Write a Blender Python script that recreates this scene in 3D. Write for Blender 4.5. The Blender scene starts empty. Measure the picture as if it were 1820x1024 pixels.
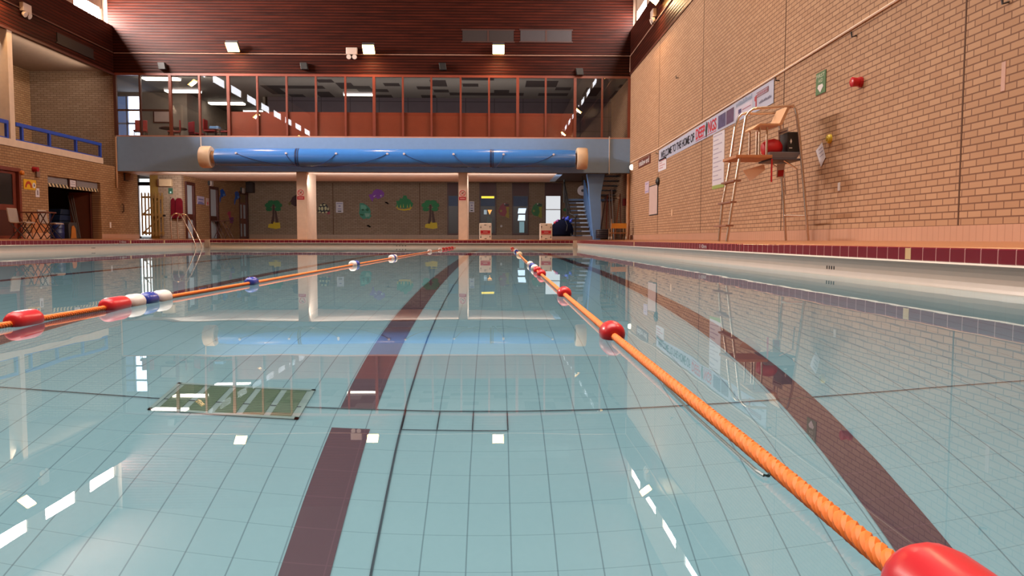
import bpy, bmesh, math, random
from mathutils import Vector, Matrix
random.seed(7)
C = bpy.context.scene.collection
sc = bpy.context.scene
PI = math.pi
# ------------------------------------------------------------------ camera model (metres; water surface is z = 0)
F, PITCH, YAW, ROLL, CZ = 1359.08, .0639, .0236, .0019, .2984
def ray(px, py):
    a, b = (px-910)/F, (py-512)/F
    cr, sr = math.cos(ROLL), math.sin(ROLL); a, b = cr*a+sr*b, -sr*a+cr*b
    cp, sp = math.cos(PITCH), math.sin(PITCH)
    ry = cp-b*sp; rz = -sp-b*cp
    cy, sy = math.cos(YAW), math.sin(YAW)
    return (cy*a+sy*ry, -sy*a+cy*ry, rz)
def onX(px, py, X): d = ray(px, py); t = X/d[0]; return (X, d[1]*t, d[2]*t+CZ)
def onY(px, py, Y): d = ray(px, py); t = Y/d[1]; return (d[0]*t, Y, d[2]*t+CZ)
def onZ(px, py, Z): d = ray(px, py); t = (Z-CZ)/d[2]; return (d[0]*t, d[1]*t, Z)
cam = bpy.data.cameras.new('camera'); cam.sensor_width = 36; cam.lens = F*36/1820
cam.clip_start = .02; cam.clip_end = 200
camo = bpy.data.objects.new('camera', cam); C.objects.link(camo); sc.camera = camo
fwd = Vector(ray(910, 512)).normalized(); rgt = (Vector(ray(1910, 512))-Vector(ray(910, 512))).normalized(); upv = rgt.cross(fwd)
m = Matrix((rgt, upv, -fwd)).transposed().to_4x4(); m.translation = (0, 0, CZ); camo.matrix_world = m

# ------------------------------------------------------------------ materials
def lin(h):
    if isinstance(h, str):
        h = h.lstrip('#'); v = [int(h[i:i+2], 16)/255 for i in (0, 2, 4)]
        return tuple(x/12.92 if x <= .04045 else ((x+.055)/1.055)**2.4 for x in v)
    return tuple(h)
class N:
    def __init__(s, name):
        s.m = bpy.data.materials.new(name); s.m.use_nodes = True; s.t = s.m.node_tree; s.t.nodes.clear()
        s.out = s.n('ShaderNodeOutputMaterial')
    def n(s, typ, **k):
        x = s.t.nodes.new(typ)
        for a, v in k.items():
            if a.startswith('i_'): x.inputs[a[2:].replace('_', ' ')].default_value = v
            else: setattr(x, a, v)
        return x
    def l(s, a, b): s.t.links.new(a, b)
    def math(s, op, a, b=None, c=None):
        x = s.n('ShaderNodeMath', operation=op)
        for i, v in enumerate((a, b, c)):
            if v is None: continue
            if isinstance(v, (int, float)): x.inputs[i].default_value = v
            else: s.l(v, x.inputs[i])
        return x.outputs[0]
    def mix(s, f, a, b, mode='MIX'):
        x = s.n('ShaderNodeMix', data_type='RGBA', blend_type=mode)
        for i, v in ((0, f), (6, a), (7, b)):
            if isinstance(v, (int, float)): x.inputs[i].default_value = v
            elif isinstance(v, tuple): x.inputs[i].default_value = (*v[:3], 1)
            else: s.l(v, x.inputs[i])
        return x.outputs[2]
    def pos(s):
        g = s.n('ShaderNodeNewGeometry'); x = s.n('ShaderNodeSeparateXYZ'); s.l(g.outputs['Position'], x.inputs[0]); return x.outputs
    def comb(s, x, y, z=0.):
        c = s.n('ShaderNodeCombineXYZ')
        for i, v in enumerate((x, y, z)):
            if isinstance(v, (int, float)): c.inputs[i].default_value = v
            else: s.l(v, c.inputs[i])
        return c.outputs[0]
    def noise(s, vec=None, scale=5., detail=2.):
        x = s.n('ShaderNodeTexNoise'); x.inputs['Scale'].default_value = scale; x.inputs['Detail'].default_value = detail
        if vec is None:
            g = s.n('ShaderNodeNewGeometry'); vec = g.outputs['Position']
        s.l(vec, x.inputs['Vector']); return x.outputs['Fac']
    def bsdf(s, col, rough=.5, metal=0., bump=None, bs=.3, bd=.01, coat=0., spec=.5):
        b = s.n('ShaderNodeBsdfPrincipled')
        for k, v in (('Base Color', col), ('Roughness', rough), ('Metallic', metal), ('Coat Weight', coat), ('Specular IOR Level', spec)):
            if isinstance(v, (int, float)): b.inputs[k].default_value = v
            elif isinstance(v, tuple): b.inputs[k].default_value = (*v[:3], 1)
            else: s.l(v, b.inputs[k])
        if bump is not None:
            bn = s.n('ShaderNodeBump'); bn.inputs['Strength'].default_value = bs; bn.inputs['Distance'].default_value = bd
            s.l(bump, bn.inputs['Height']); s.l(bn.outputs[0], b.inputs['Normal'])
        s.l(b.outputs[0], s.out.inputs[0]); return s.m
CACHE = {}
def pm(h, rough=.5, metal=0., var=.12, scale=6., spec=.5):
    """painted / plain material with a faint procedural mottling"""
    k = (h, rough, metal, var, scale, spec)
    if k not in CACHE:
        s = N('paint_%s' % str(h)); c = lin(h)
        f = s.noise(scale=scale, detail=3.)
        col = s.mix(f, tuple(x*(1-var) for x in c), tuple(min(1, x*(1+var)) for x in c))
        CACHE[k] = s.bsdf(col, rough, metal, spec=spec)
    return CACHE[k]
def em(h, strength):
    k = ('em', h, strength)
    if k not in CACHE:
        s = N('light'); e = s.n('ShaderNodeEmission'); e.inputs[0].default_value = (*lin(h), 1); e.inputs[1].default_value = strength
        s.l(e.outputs[0], s.out.inputs[0]); CACHE[k] = s.m
    return CACHE[k]
def brick(name, ax, c1, c2, mortar, stain=.25, off=(0, 0), bw=.225, rh=.075, ms=.009):
    s = N(name); p = s.pos()
    v = s.comb(s.math('ADD', p[ax], off[0]), s.math('ADD', p[2], off[1]))
    b = s.n('ShaderNodeTexBrick'); b.offset = .5
    for k, val in (('Scale', 1.), ('Brick Width', bw), ('Row Height', rh), ('Mortar Size', ms), ('Mortar Smooth', .15), ('Bias', 0.)): b.inputs[k].default_value = val
    b.inputs['Color1'].default_value = (*lin(c1), 1); b.inputs['Color2'].default_value = (*lin(c2), 1); b.inputs['Mortar'].default_value = (*lin(mortar), 1)
    s.l(v, b.inputs['Vector'])
    f = s.noise(scale=.9, detail=4.)
    col = s.mix(stain, b.outputs['Color'], s.mix(f, (.45, .40, .36), (1, 1, 1)), 'MULTIPLY')
    inv = s.math('SUBTRACT', 1., b.outputs['Fac'])
    return s.bsdf(col, .75, bump=inv, bs=.5, bd=.006, spec=.3)
def slats(name, ax, pitch=.1, dark='#120604', c1='#451b11', c2='#250d08'):
    s = N(name); p = s.pos()
    u = s.math('DIVIDE', p[2], pitch); fr = s.math('FRACT', u); idx = s.math('FLOOR', u)
    groove = s.math('LESS_THAN', fr, .24)
    long_ = s.noise(s.comb(s.math('MULTIPLY', p[ax], .8), s.math('MULTIPLY', idx, 3.7), 0.), 1., 4.)
    grain = s.noise(s.comb(s.math('MULTIPLY', p[ax], 1.2), s.math('MULTIPLY', p[2], 60.), 0.), 1., 3.)
    f = s.math('ADD', s.math('MULTIPLY', long_, .7), s.math('MULTIPLY', grain, .3))
    mr = s.n('ShaderNodeMapRange'); mr.inputs[1].default_value = .32; mr.inputs[2].default_value = .68; s.l(f, mr.inputs[0])
    col = s.mix(mr.outputs[0], lin(c2), lin(c1)); col = s.mix(groove, col, lin(dark))
    # board profile: slightly rounded faces give the stacked streaks of light below each lamp
    prof = s.math('SINE', s.math('MULTIPLY', fr, PI))
    h = s.math('MULTIPLY', s.math('POWER', prof, .35), s.math('SUBTRACT', 1., groove))
    return s.bsdf(col, .45, bump=h, bs=.5, bd=.02, spec=.1)
def grid(name, a0, p0, a1, p1, tile, grout, w=.006, o=(0, 0), rough=.3, var=.1, blend=1.):
    s = N(name); p = s.pos()
    def ln(ax, pitch, off): return s.math('LESS_THAN', s.math('FRACT', s.math('DIVIDE', s.math('ADD', p[ax], off), pitch)), w/pitch)
    g = ln(a0, p0, o[0])
    if a1 is not None: g = s.math('MAXIMUM', g, ln(a1, p1, o[1]))
    f = s.noise(scale=3., detail=3.); c = lin(tile)
    col = s.mix(f, tuple(x*(1-var) for x in c), tuple(min(1, x*(1+var)) for x in c))
    col = s.mix(s.math('MULTIPLY', g, blend), col, lin(grout))
    return s.bsdf(col, rough)
def glass_thin(name, tint=(1, 1, 1), boost=1.):
    s = N(name); lw = s.n('ShaderNodeLayerWeight'); lw.inputs[0].default_value = .5
    fr = s.math('MULTIPLY_ADD', s.math('POWER', lw.outputs['Facing'], 5.), .85, .075)
    t = s.n('ShaderNodeBsdfTransparent'); t.inputs[0].default_value = (*tint, 1)
    g = s.n('ShaderNodeBsdfGlossy'); g.inputs[1].default_value = .01
    x = s.n('ShaderNodeMixShader'); s.l(s.math('MINIMUM', s.math('MULTIPLY', fr, boost), 1.), x.inputs[0])
    s.l(t.outputs[0], x.inputs[1]); s.l(g.outputs[0], x.inputs[2]); s.l(x.outputs[0], s.out.inputs[0]); return s.m

BRICK_R = brick('brick_right', 1, '#c59e7d', '#b99171', '#84604c', .25, ms=.008)
BRICK_L = brick('brick_left', 1, '#b28e68', '#a27c58', '#7c5c42', .3)
BRICK_F = brick('brick_far', 0, '#a8917c', '#9a826c', '#7c6654', .3)
SLAT_F = slats('cladding_far', 0)
SLAT_S = slats('cladding_side', 1)
TILE_RED_X = grid('edge_tile_x', 0, .15, None, 0, '#7a1f30', '#c99a98', .007, rough=.2)
TILE_RED_Y = grid('edge_tile_y', 1, .15, None, 0, '#7a1f30', '#c99a98', .007, rough=.2)
WHITE_GUT = pm('#ded4ca', .25, var=.05)
CREAM = pm('#d9c3ae', .5)
DECK = grid('deck_tile', 0, .15, 1, .15, '#a86c46', '#7e5640', .008, rough=.28)
SKIRT_R = grid('skirt_y', 1, .11, None, 0, '#c79a80', '#a87a62', .006, rough=.4)
SKIRT_F = grid('skirt_x', 0, .15, None, 0, '#a8876f', '#8a6b56', .006, rough=.4)
BLUE = pm('#7a9cc6', .45, var=.06)
RAILBLUE = pm('#2a4cb8', .35)
WOODRED = pm('#743424', .4, var=.2, scale=3.)
WOODDK = pm('#4a1f16', .45, var=.2, scale=3.)
METAL = pm('#d8d0c8', .22, 1., var=.04)
METAL_W = pm('#dccabb', .25, 1., var=.05)
BLACK = pm('#14110f', .5)
DGREY = pm('#3c3a3c', .55)
WHITE = pm('#dcd6d6', .55, var=.04)
PAPER = pm('#d9d3da', .7, var=.03)
REDP = pm('#c2202c', .35)
PLASTER = pm('#b59a86', .8, var=.06)

# ------------------------------------------------------------------ mesh building
class MB:
    def __init__(s): s.v = []; s.f = []; s.mi = []; s.cur = 0
    def add(s, vs, fs):
        o = len(s.v); s.v += [tuple(v) for v in vs]
        for f in fs: s.f.append([i+o for i in f]); s.mi.append(s.cur)
        return s
    def box(s, x0, x1, y0, y1, z0, z1):
        return s.add([(x0,y0,z0),(x1,y0,z0),(x1,y1,z0),(x0,y1,z0),(x0,y0,z1),(x1,y0,z1),(x1,y1,z1),(x0,y1,z1)],
                     [(0,3,2,1),(4,5,6,7),(0,1,5,4),(1,2,6,5),(2,3,7,6),(3,0,4,7)])
    def quad(s, *p): return s.add(p, [tuple(range(len(p)))])
    def tube(s, pts, r, n=8, caps=True):
        pts = [Vector(p) for p in pts]; k = len(pts); rs = r if isinstance(r, (list, tuple)) else [r]*k
        vs = []; prev = None
        for i, p in enumerate(pts):
            t = (pts[min(i+1, k-1)]-pts[max(i-1, 0)]).normalized()
            if prev is None:
                a = Vector((0, 0, 1)) if abs(t.z) < .9 else Vector((1, 0, 0)); u = t.cross(a).normalized()
            else: u = (prev-t*prev.dot(t)).normalized()
            w = t.cross(u); prev = u
            for j in range(n):
                an = 2*PI*j/n; vs.append(p+(u*math.cos(an)+w*math.sin(an))*rs[i])
        fs = [(i*n+j, i*n+(j+1) % n, (i+1)*n+(j+1) % n, (i+1)*n+j) for i in range(k-1) for j in range(n)]
        if caps: fs += [tuple(range(n-1, -1, -1)), tuple((k-1)*n+j for j in range(n))]
        return s.add(vs, fs)
    def lathe(s, prof, base, axis, n=20):
        """prof: (t along axis, radius)"""
        b = Vector(base); a = Vector(axis).normalized(); h = Vector((0, 0, 1)) if abs(a.z) < .9 else Vector((1, 0, 0))
        u = a.cross(h).normalized(); w = a.cross(u); vs = []; k = len(prof)
        for t, r in prof: vs += [b+a*t+(u*math.cos(2*PI*j/n)+w*math.sin(2*PI*j/n))*max(r, 1e-4) for j in range(n)]
        fs = [(i*n+j, i*n+(j+1) % n, (i+1)*n+(j+1) % n, (i+1)*n+j) for i in range(k-1) for j in range(n)]
        fs += [tuple(range(n-1, -1, -1)), tuple((k-1)*n+j for j in range(n))]
        return s.add(vs, fs)
    def prism(s, poly, off):
        """poly: 3-D points in a plane, extruded by vector off"""
        n = len(poly); o = Vector(off); a = [Vector(p) for p in poly]
        nrm = sum(((a[i]-a[0]).cross(a[(i+1) % n]-a[0]) for i in range(n)), Vector())
        if nrm.dot(o) > 0: a = a[::-1]
        vs = a+[p+o for p in a]
        fs = [tuple(range(n)), tuple(range(2*n-1, n-1, -1))]+[(i, i+n, (i+1) % n+n, (i+1) % n) for i in range(n)]
        return s.add(vs, fs)
    def mesh(s, name, mats, org=(0, 0, 0), smooth=False, bevel=0):
        me = bpy.data.meshes.new(name); o = org
        me.from_pydata([(x-o[0], y-o[1], z-o[2]) for x, y, z in s.v], [], s.f)
        for mt in (mats if isinstance(mats, (list, tuple)) else [mats]): me.materials.append(mt)
        me.polygons.foreach_set('material_index', s.mi)
        bm = bmesh.new(); bm.from_mesh(me)
        bmesh.ops.recalc_face_normals(bm, faces=bm.faces)
        bm.to_mesh(me); bm.free()
        if smooth:
            me.polygons.foreach_set('use_smooth', [True]*len(me.polygons))
            try: me.set_sharp_from_angle(angle=math.radians(40))
            except Exception: pass
        return me
ORG = {}
def tag(o, label=None, cat=None, group=None, kind=None):
    if label: o['label'] = label
    if cat: o['category'] = cat
    if group: o['group'] = group
    if kind: o['kind'] = kind
    return o
def thing(name, label, cat, loc=(0, 0, 0), group=None):
    o = bpy.data.objects.new(name, None); o.empty_display_size = .1; C.objects.link(o); o.location = loc; ORG[o] = tuple(loc)
    return tag(o, label, cat, group)
def part(name, mb, mats, parent, label=None, smooth=False, bevel=0, kind=None):
    org = ORG[parent]
    o = bpy.data.objects.new(name, mb.mesh(name, mats, org, smooth)); C.objects.link(o); o.parent = parent; ORG[o] = org
    if bevel:
        b = o.modifiers.new('bevel', 'BEVEL'); b.width = bevel; b.segments = 2; b.limit_method = 'ANGLE'
    return tag(o, label, None, None, kind)
def solo(name, mb, mats, label, cat, group=None, smooth=False, bevel=0):
    xs, ys, zs = zip(*mb.v); org = ((min(xs)+max(xs))/2, (min(ys)+max(ys))/2, min(zs))
    o = bpy.data.objects.new(name, mb.mesh(name, mats, org, smooth)); C.objects.link(o); o.location = org; ORG[o] = org
    if bevel:
        b = o.modifiers.new('bevel', 'BEVEL'); b.width = bevel; b.segments = 2; b.limit_method = 'ANGLE'
    return tag(o, label, cat, group)
def struct(name, mb, mats, parent=None, smooth=False):
    o = bpy.data.objects.new(name, mb.mesh(name, mats, (0, 0, 0), smooth)); C.objects.link(o); ORG[o] = (0, 0, 0)
    if parent: o.parent = parent
    else: o['kind'] = 'structure'
    return o
def dup(root, loc, rotz=0, label=None, group=None):
    r = root.copy(); C.objects.link(r); r.location = loc; r.rotation_euler = (0, 0, rotz)
    if label: r['label'] = label
    if group: r['group'] = group
    for ch in list(root.children):
        c = ch.copy(); C.objects.link(c); c.parent = r
        for g in list(ch.children):
            d = g.copy(); C.objects.link(d); d.parent = c
    return r
def lettering(text, origin, xdir, w, h, mat, parent, name='lettering', updir=(0, 0, 1), depth=.002, bold=0.):
    cu = bpy.data.curves.new('t', 'FONT'); cu.body = text; cu.align_x = 'LEFT'; cu.offset = bold
    to = bpy.data.objects.new('t', cu); C.objects.link(to); bpy.context.view_layer.update()
    me = bpy.data.meshes.new_from_object(to.evaluated_get(bpy.context.evaluated_depsgraph_get()))
    bpy.data.objects.remove(to); bpy.data.curves.remove(cu)
    xs = [v.co.x for v in me.vertices]; ys = [v.co.y for v in me.vertices]
    x0, x1, y0, y1 = min(xs), max(xs), min(ys), max(ys)
    X = Vector(xdir).normalized(); U = Vector(updir); nrm = X.cross(U); og = Vector(ORG[parent])
    for v in me.vertices:
        v.co = Vector(origin)+X*((v.co.x-x0)/(x1-x0)*w)+U*((v.co.y-y0)/(y1-y0)*h)+nrm*depth-og
    me.materials.clear(); me.materials.append(mat)
    o = bpy.data.objects.new(name, me); C.objects.link(o); o.parent = parent; ORG[o] = ORG[parent]; return o

# ------------------------------------------------------------------ main dimensions
XL, XR, Y0, YE = -9.69, 2.81, -.6, 25.91          # pool
WL, WR, YF, YB = -13.5, 4.925, 27.9, 37.5         # side walls, balcony front, wall below the balcony
ZD, ZW = .256, .285                               # deck at pool edge, at walls
ZH = 9.6
DEPTH = 1.6
# ---- pool basin
basin = N('pool_tile'); p = basin.pos()
def gl(ax, pitch, off, w): return basin.math('LESS_THAN', basin.math('FRACT', basin.math('DIVIDE', basin.math('ADD', p[ax], off), pitch)), w/pitch)
gx = gl(0, .1345, .353, .0042); gy = gl(1, .139, -2.171, .003)
nb = basin.noise(scale=2.2, detail=4.); nt = basin.noise(scale=45., detail=3.)
colb = basin.mix(nb, lin('#97babf'), lin('#a6c7ca')); colb = basin.mix(basin.math('MULTIPLY', nt, .25), colb, lin('#7fa6ac'))
colb = basin.mix(basin.math('MULTIPLY', gy, .38), colb, lin('#56777f'))
colb = basin.mix(basin.math('MULTIPLY', gx, .62), colb, lin('#41606a'))
BASIN = basin.bsdf(colb, .5)
mb = MB(); mb.quad((XL, Y0, -DEPTH), (XR, Y0, -DEPTH), (XR, YE, -DEPTH), (XL, YE, -DEPTH))
for a, b in (((XL, Y0), (XR, Y0)), ((XR, Y0), (XR, YE)), ((XR, YE), (XL, YE)), ((XL, YE), (XL, Y0))):
    mb.quad((*a, -DEPTH), (*b, -DEPTH), (*b, -.06), (*a, -.06))
struct('pool_basin', mb, BASIN)
# lane markings and seams on the pool floor
lane = grid('lane_tile', 0, .1345, 1, .139, '#45212f', '#5c3644', .004, (.353, -2.171), .5, .08, .6)
LX = [(-.612, -.468), (1.142, 1.288), (-2.49, -2.345), (-4.5, -4.36), (-6.3, -6.16), (-8.15, -8.0)]
for i, (a, b) in enumerate(LX):
    mb = MB(); zz = -DEPTH+.003
    for y0, y1 in ([(Y0+.3, 2.865), (3.02, 24.4)] if i == 0 else [(Y0+.3, 24.4)]):
        mb.quad((a, y0, zz), (b, y0, zz), (b, y1, zz), (a, y1, zz))
    struct('lane_marking', mb, lane)
seam = pm('#1d2f3a', .6)
mb = MB(); zz = -DEPTH+.005
mb.quad((-.357, Y0, zz), (-.350, Y0, zz), (-.350, YE, zz), (-.357, YE, zz))
mb.quad((XL, 3.018, zz), (XR, 3.018, zz), (XR, 3.026, zz), (XL, 3.026, zz))
mb.quad((-.353, 2.864, zz), (.05, 2.864, zz), (.05, 2.869, zz), (-.353, 2.869, zz))
for gxx in (-.353+.1345*k for k in range(4)): mb.quad((gxx, 2.87, zz), (gxx+.005, 2.87, zz), (gxx+.005, 3.02, zz), (gxx, 3.02, zz))
struct('floor_joint', mb, seam)
# floor drain
DX0, DX1, DY0, DY1 = -1.32, -.75, 2.91, 3.2
dr = thing('drain_grate', 'greenish rectangular grate of five slotted bays set in the pool floor', 'drain', ((DX0+DX1)/2, (DY0+DY1)/2, -DEPTH))
mb = MB().box(DX0, DX1, DY0, DY1, -DEPTH, -DEPTH+.003)
for x0, x1, y0, y1 in ((DX0, DX1, DY0, DY0+.015), (DX0, DX1, DY1-.015, DY1), (DX0, DX0+.015, DY0, DY1), (DX1-.015, DX1, DY0, DY1)): mb.box(x0, x1, y0, y1, -DEPTH, -DEPTH+.01)
part('frame', mb, pm('#9fb0a8', .5), dr)
gm = grid('grate', 1, .0145, None, 0, '#3f5238', '#7a9070', .0045, rough=.6)
bw = (DX1-DX0-.04)/5
for i in range(5):
    part('grate_panel', MB().box(DX0+.02+i*bw+.013, DX0+.02+(i+1)*bw-.013, DY0+.018, DY1-.018, -DEPTH, -DEPTH+.007), gm, dr)
# ---- water
wt = N('water'); gnode = wt.n('ShaderNodeBsdfGlass'); gnode.inputs['IOR'].default_value = 1.333; gnode.inputs['Roughness'].default_value = 0.
gnode.inputs['Color'].default_value = (.93, .985, .985, 1)
nz = wt.noise(scale=1.6, detail=2.); bn = wt.n('ShaderNodeBump'); bn.inputs['Strength'].default_value = .035; bn.inputs['Distance'].default_value = .02
wt.l(nz, bn.inputs['Height']); wt.l(bn.outputs[0], gnode.inputs['Normal']); wt.l(gnode.outputs[0], wt.out.inputs[0])
mb = MB(); mb.quad((XL-.02, Y0-.02, 0), (XR+.02, Y0-.02, 0), (XR+.02, YE+.02, 0), (XL-.02, YE+.02, 0))
struct('pool_water', mb, wt.m)
# ---- gutter and tiled edge: profile lofted round the pool
def ring(prof, mats_of):
    mb = MB()
    for (d0, z0), (d1, z1) in zip(prof, prof[1:]):
        def R(d, z): return [(XL-d, Y0-d, z), (XR+d, Y0-d, z), (XR+d, YE+d, z), (XL-d, YE+d, z)]
        a, b = R(d0, z0), R(d1, z1)
        for k in range(4):
            mb.cur = mats_of(k); mb.quad(a[k], a[(k+1) % 4], b[(k+1) % 4], b[k])
    return mb
gut = [(.004, .162), (-.006, .158), (-.010, .150), (-.004, .142), (.008, .128), (.022, .104), (.030, .075), (.030, .045), (.024, .018), (.014, -.02), (.004, -.05), (0, -.062)]
struct('pool_gutter', ring(gut, lambda k: 0), WHITE_GUT, smooth=True)
struct('pool_edge_tiles', ring([(.006, .251), (.0, .243), (.0, .166), (.004, .160)], lambda k: k % 2), [TILE_RED_X, TILE_RED_Y])
struct('pool_edge_nosing', ring([(.03, .2565), (.012, .256), (.003, .250), (.004, .244)], lambda k: 0), pm('#9a5a36', .35), smooth=True)
# gutter drains (rows of slots), depth marks and marker tiles
def slots(px, py, side, lab):
    q = onX(px, py, XR) if side == 'R' else (onX(px, py, XL) if side == 'L' else onY(px, py, YE))
    t = thing('overflow_outlet', lab, 'gutter drain', (q[0], q[1], .05))
    for k in range(4):
        if side == 'F': mb = MB().box(q[0]+k*.1-.15, q[0]+k*.1-.12, YE+.027, YE+.04, .05, .075)
        else:
            x0, x1 = (XR+.027, XR+.04) if side == 'R' else (XL-.04, XL-.027)
            mb = MB().box(x0, x1, q[1]+k*.045-.07, q[1]+k*.045-.055, .05, .078)
        part('slot', mb, BLACK, t)
for px, py, sd, lab in ((1470, 490, 'R', 'four dark overflow slots in the right hand gutter'), (168, 443, 'L', 'four dark overflow slots in the left hand gutter'), (712, 440, 'F', 'four dark overflow slots in the far gutter')): slots(px, py, sd, lab)
# ---- deck
mb = MB()
IN = [(XL, Y0), (XR, Y0), (XR, YE), (XL, YE)]
inn = [(XL-.03, Y0-.03, ZD), (XR+.03, Y0-.03, ZD), (XR+.03, YE+.03, ZD), (XL-.03, YE+.03, ZD)]
out = [(WL, -3, ZW), (WR, -3, ZW), (WR, YF, ZW), (WL, YF, ZW)]
for k in range(4): mb.quad(inn[k], inn[(k+1) % 4], out[(k+1) % 4], out[k])
mb.quad((-17, YF, ZW), (WR, YF, ZW), (WR, YB, ZW), (-17, YB, ZW))
mb.quad((-17, 19, ZW), (WL, 19, ZW), (WL, YF, ZW), (-17, YF, ZW))
struct('floor', mb, DECK)
for nm, c in (('corner_block', (XR-.13, XR+.14)), ('corner_block', (XL-.2, XL+.17))):
    o = struct(nm, MB().box(c[0], c[1], YE-.03, YE+.06, 0.001, ZD+.005), CREAM)
# ------------------------------------------------------------------ right wall
mb = MB(); mb.quad((WR, -3, ZW), (WR, -3, 6.24), (WR, YB, 6.24), (WR, YB, ZW)); struct('wall_right', mb, BRICK_R)
mb = MB(); mb.box(WR-.02, WR+.02, -3, YF, 6.24, 7.8); mb.quad((WR, -3, 7.8), (WR+.2, -3, 7.8), (WR+.2, YF, 7.8), (WR, YF, 7.8)); struct('wall_right_cladding', mb, SLAT_S)
struct('trim_1', MB().box(WR-.04, WR, -3, YF, 6.2, 6.26), WOODDK)
struct('baseboard_right', MB().box(WR-.012, WR, -3, YF, ZW, .45), SKIRT_R)
jm = pm('#5a3a26', .8); mb = MB()
for y in (4.0, 8.03, 13.06, 18.2, 23.0): mb.box(WR-.004, WR, y-.012, y+.012, .45, 6.2)
struct('wall_right_joints', mb, jm)
# ------------------------------------------------------------------ left wall with store opening and door, gallery above
SY0, SY1, SZ = 23.62, 26.72, 2.2                  # store opening
DY_0, DY_1, DZ = 19.6, 22.3, 2.28                 # left door
mb = MB(); T = .3
def wl(y0, y1, z0, z1): mb.box(WL-T, WL, y0, y1, z0, z1)
wl(-3, DY_0, ZW, 2.86); wl(DY_0, DY_1, DZ, 2.86); wl(DY_1, SY0, ZW, 2.86); wl(SY0, SY1, SZ, 2.86); wl(SY1, 29.5, ZW, 2.7); wl(SY1, YF, 2.7, 2.86)
struct('wall_left', mb, BRICK_L)
mb = MB(); mb.box(WL-.012+.012, WL+.012, DY_1+.1, SY0, ZW, .45); mb.box(WL, WL+.012, SY1, 29.5, ZW, .45); mb.box(WL, WL+.012, -3, DY_0, ZW, .45); struct('baseboard_left', mb, SKIRT_R)
mb = MB(); mb.box(-16.9, WL, YF, YF+.2, 2.86, 6.2); struct('wall_gallery_end', mb, BRICK_F)
mb = MB(); mb.box(-16.9, -16.45, -3, YF, 2.86, 6.2); struct('wall_gallery_back', mb, BRICK_L)
struct('gallery_floor', MB().box(-16.9, WL-.3, -3, YF, 2.72, 2.86), DGREY)
struct('gallery_ceiling', MB().box(-16.9, WL-.05, -3, YF, 6.2, 6.3), pm('#a58e7c', .8))
struct('trim_2', MB().box(WL-.3, WL+.03, -3, 26.92, 2.86, 3.06), CREAM)
mb = MB(); mb.box(WL-.05, WL, -3, YF, 6.12, 7.8); mb.quad((WL, -3, 7.8), (WL-.36, -3, 7.8), (WL-.36, YF, 7.8), (WL, YF, 7.8)); struct('wall_left_cladding', mb, SLAT_S)
struct('trim_3', MB().box(WL-.06, WL+.03, -3, YF, 6.07, 6.14), WOODDK)
for i, y in enumerate((21.9, 16.6)):
    tag(struct('gallery_column', MB().box(WL-.37, WL+.01, y, y+.22, 3.06, 6.1), CREAM), kind='structure')
# gallery railings (one per bay)
def railing(y0, y1, posts, lab):
    t = thing('gallery_railing', lab, 'railing', (WL-.05, (y0+y1)/2, 3.06))
    part('top_rail', MB().box(WL-.09, WL-.01, y0, y1, 3.47, 3.57), RAILBLUE, t)
    part('bottom_rail', MB().box(WL-.08, WL-.02, y0, y1, 3.062, 3.1), RAILBLUE, t)
    for y in posts: part('post', MB().box(WL-.085, WL-.015, y-.04, y+.04, 3.1, 3.47), RAILBLUE, t)
railing(22.2, 26.92, (22.5, 23.86, 25.34, 26.87), 'royal blue gallery railing between the white column and the end brick wall')
railing(16.9, 21.86, (17.3, 18.8, 20.4, 21.82), 'royal blue gallery railing on the near side of the white column')
# ------------------------------------------------------------------ roof, clerestory windows, near wall
struct('ceiling', MB().box(-14.2, 5.6, -3, 33, ZH, ZH+.1), pm('#3a2218', .8))
mb = MB(); mb.box(-17, 5.6, -3.2, -3, -.1, ZH); struct('wall_near', mb, brick('brick_near', 0, '#b28e68', '#a27c58', '#7c5c42', .3))
wi = 1
PANE = {'left': (em('#fff2ea', 210.), em('#fff2ea', 560.)), 'right': (em('#fff0e8', 70.), em('#fff0e8', 130.))}; PANE_B = em('#f4f6ff', 13.)
for side, xp, sg, zt_ in (('left', WL-.36, 1, 8.38), ('right', WR+.2, -1, 8.42)):
    mb = MB(); a, b = (xp-.04, xp) if sg > 0 else (xp, xp+.04)
    mb.box(a, b, -3, YF, 7.7, 7.82); mb.box(a, b, -3, YF, zt_, ZH)
    struct('wall_%s_clerestory' % side, mb, PLASTER)
    y = 27.75
    while y > -2.5:
        f = struct('window_%d' % wi, MB().box(min(xp, xp+sg*.03), max(xp, xp+sg*.03), y-1.76, y-1.70, 7.82, zt_).box(min(xp, xp+sg*.03), max(xp, xp+sg*.03), y-.04, y+.01, 7.82, zt_), CREAM); wi += 1
        mb = MB(); x = xp-sg*.01
        mb.quad((x, y-1.70, 7.82), (x, y-.04, 7.82), (x, y-.04, zt_), (x, y-1.70, zt_)); struct('pane', mb, PANE[side][0 if y > 26 else 1] if y > 20 else PANE_B, f)
        struct('jamb', MB().box(min(xp, xp-sg*.04), max(xp, xp-sg*.04), y-2.6, y-1.70, 7.82, zt_), PLASTER, f)
        y -= 2.61
# ------------------------------------------------------------------ far facade
mb = MB(); mb.box(WL-.16, WR+.07, YF, YF+.15, 7.8, ZH); mb.box(WL, WR, YF, YF+.15, 6.13, 7.8); struct('wall_far_cladding', mb, SLAT_F)
mb = MB(); mb.box(WL-.55, WL-.16, YF+.02, YF+.1, 7.8, ZH); mb.box(WR+.07, WR+.55, YF+.02, YF+.1, 7.8, ZH); struct('wall_far_reveal', mb, PLASTER)
struct('balcony_front', MB().box(WL+.03, WR-.002, YF-.05, YF+.12, 2.70, 3.92), BLUE)
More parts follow.
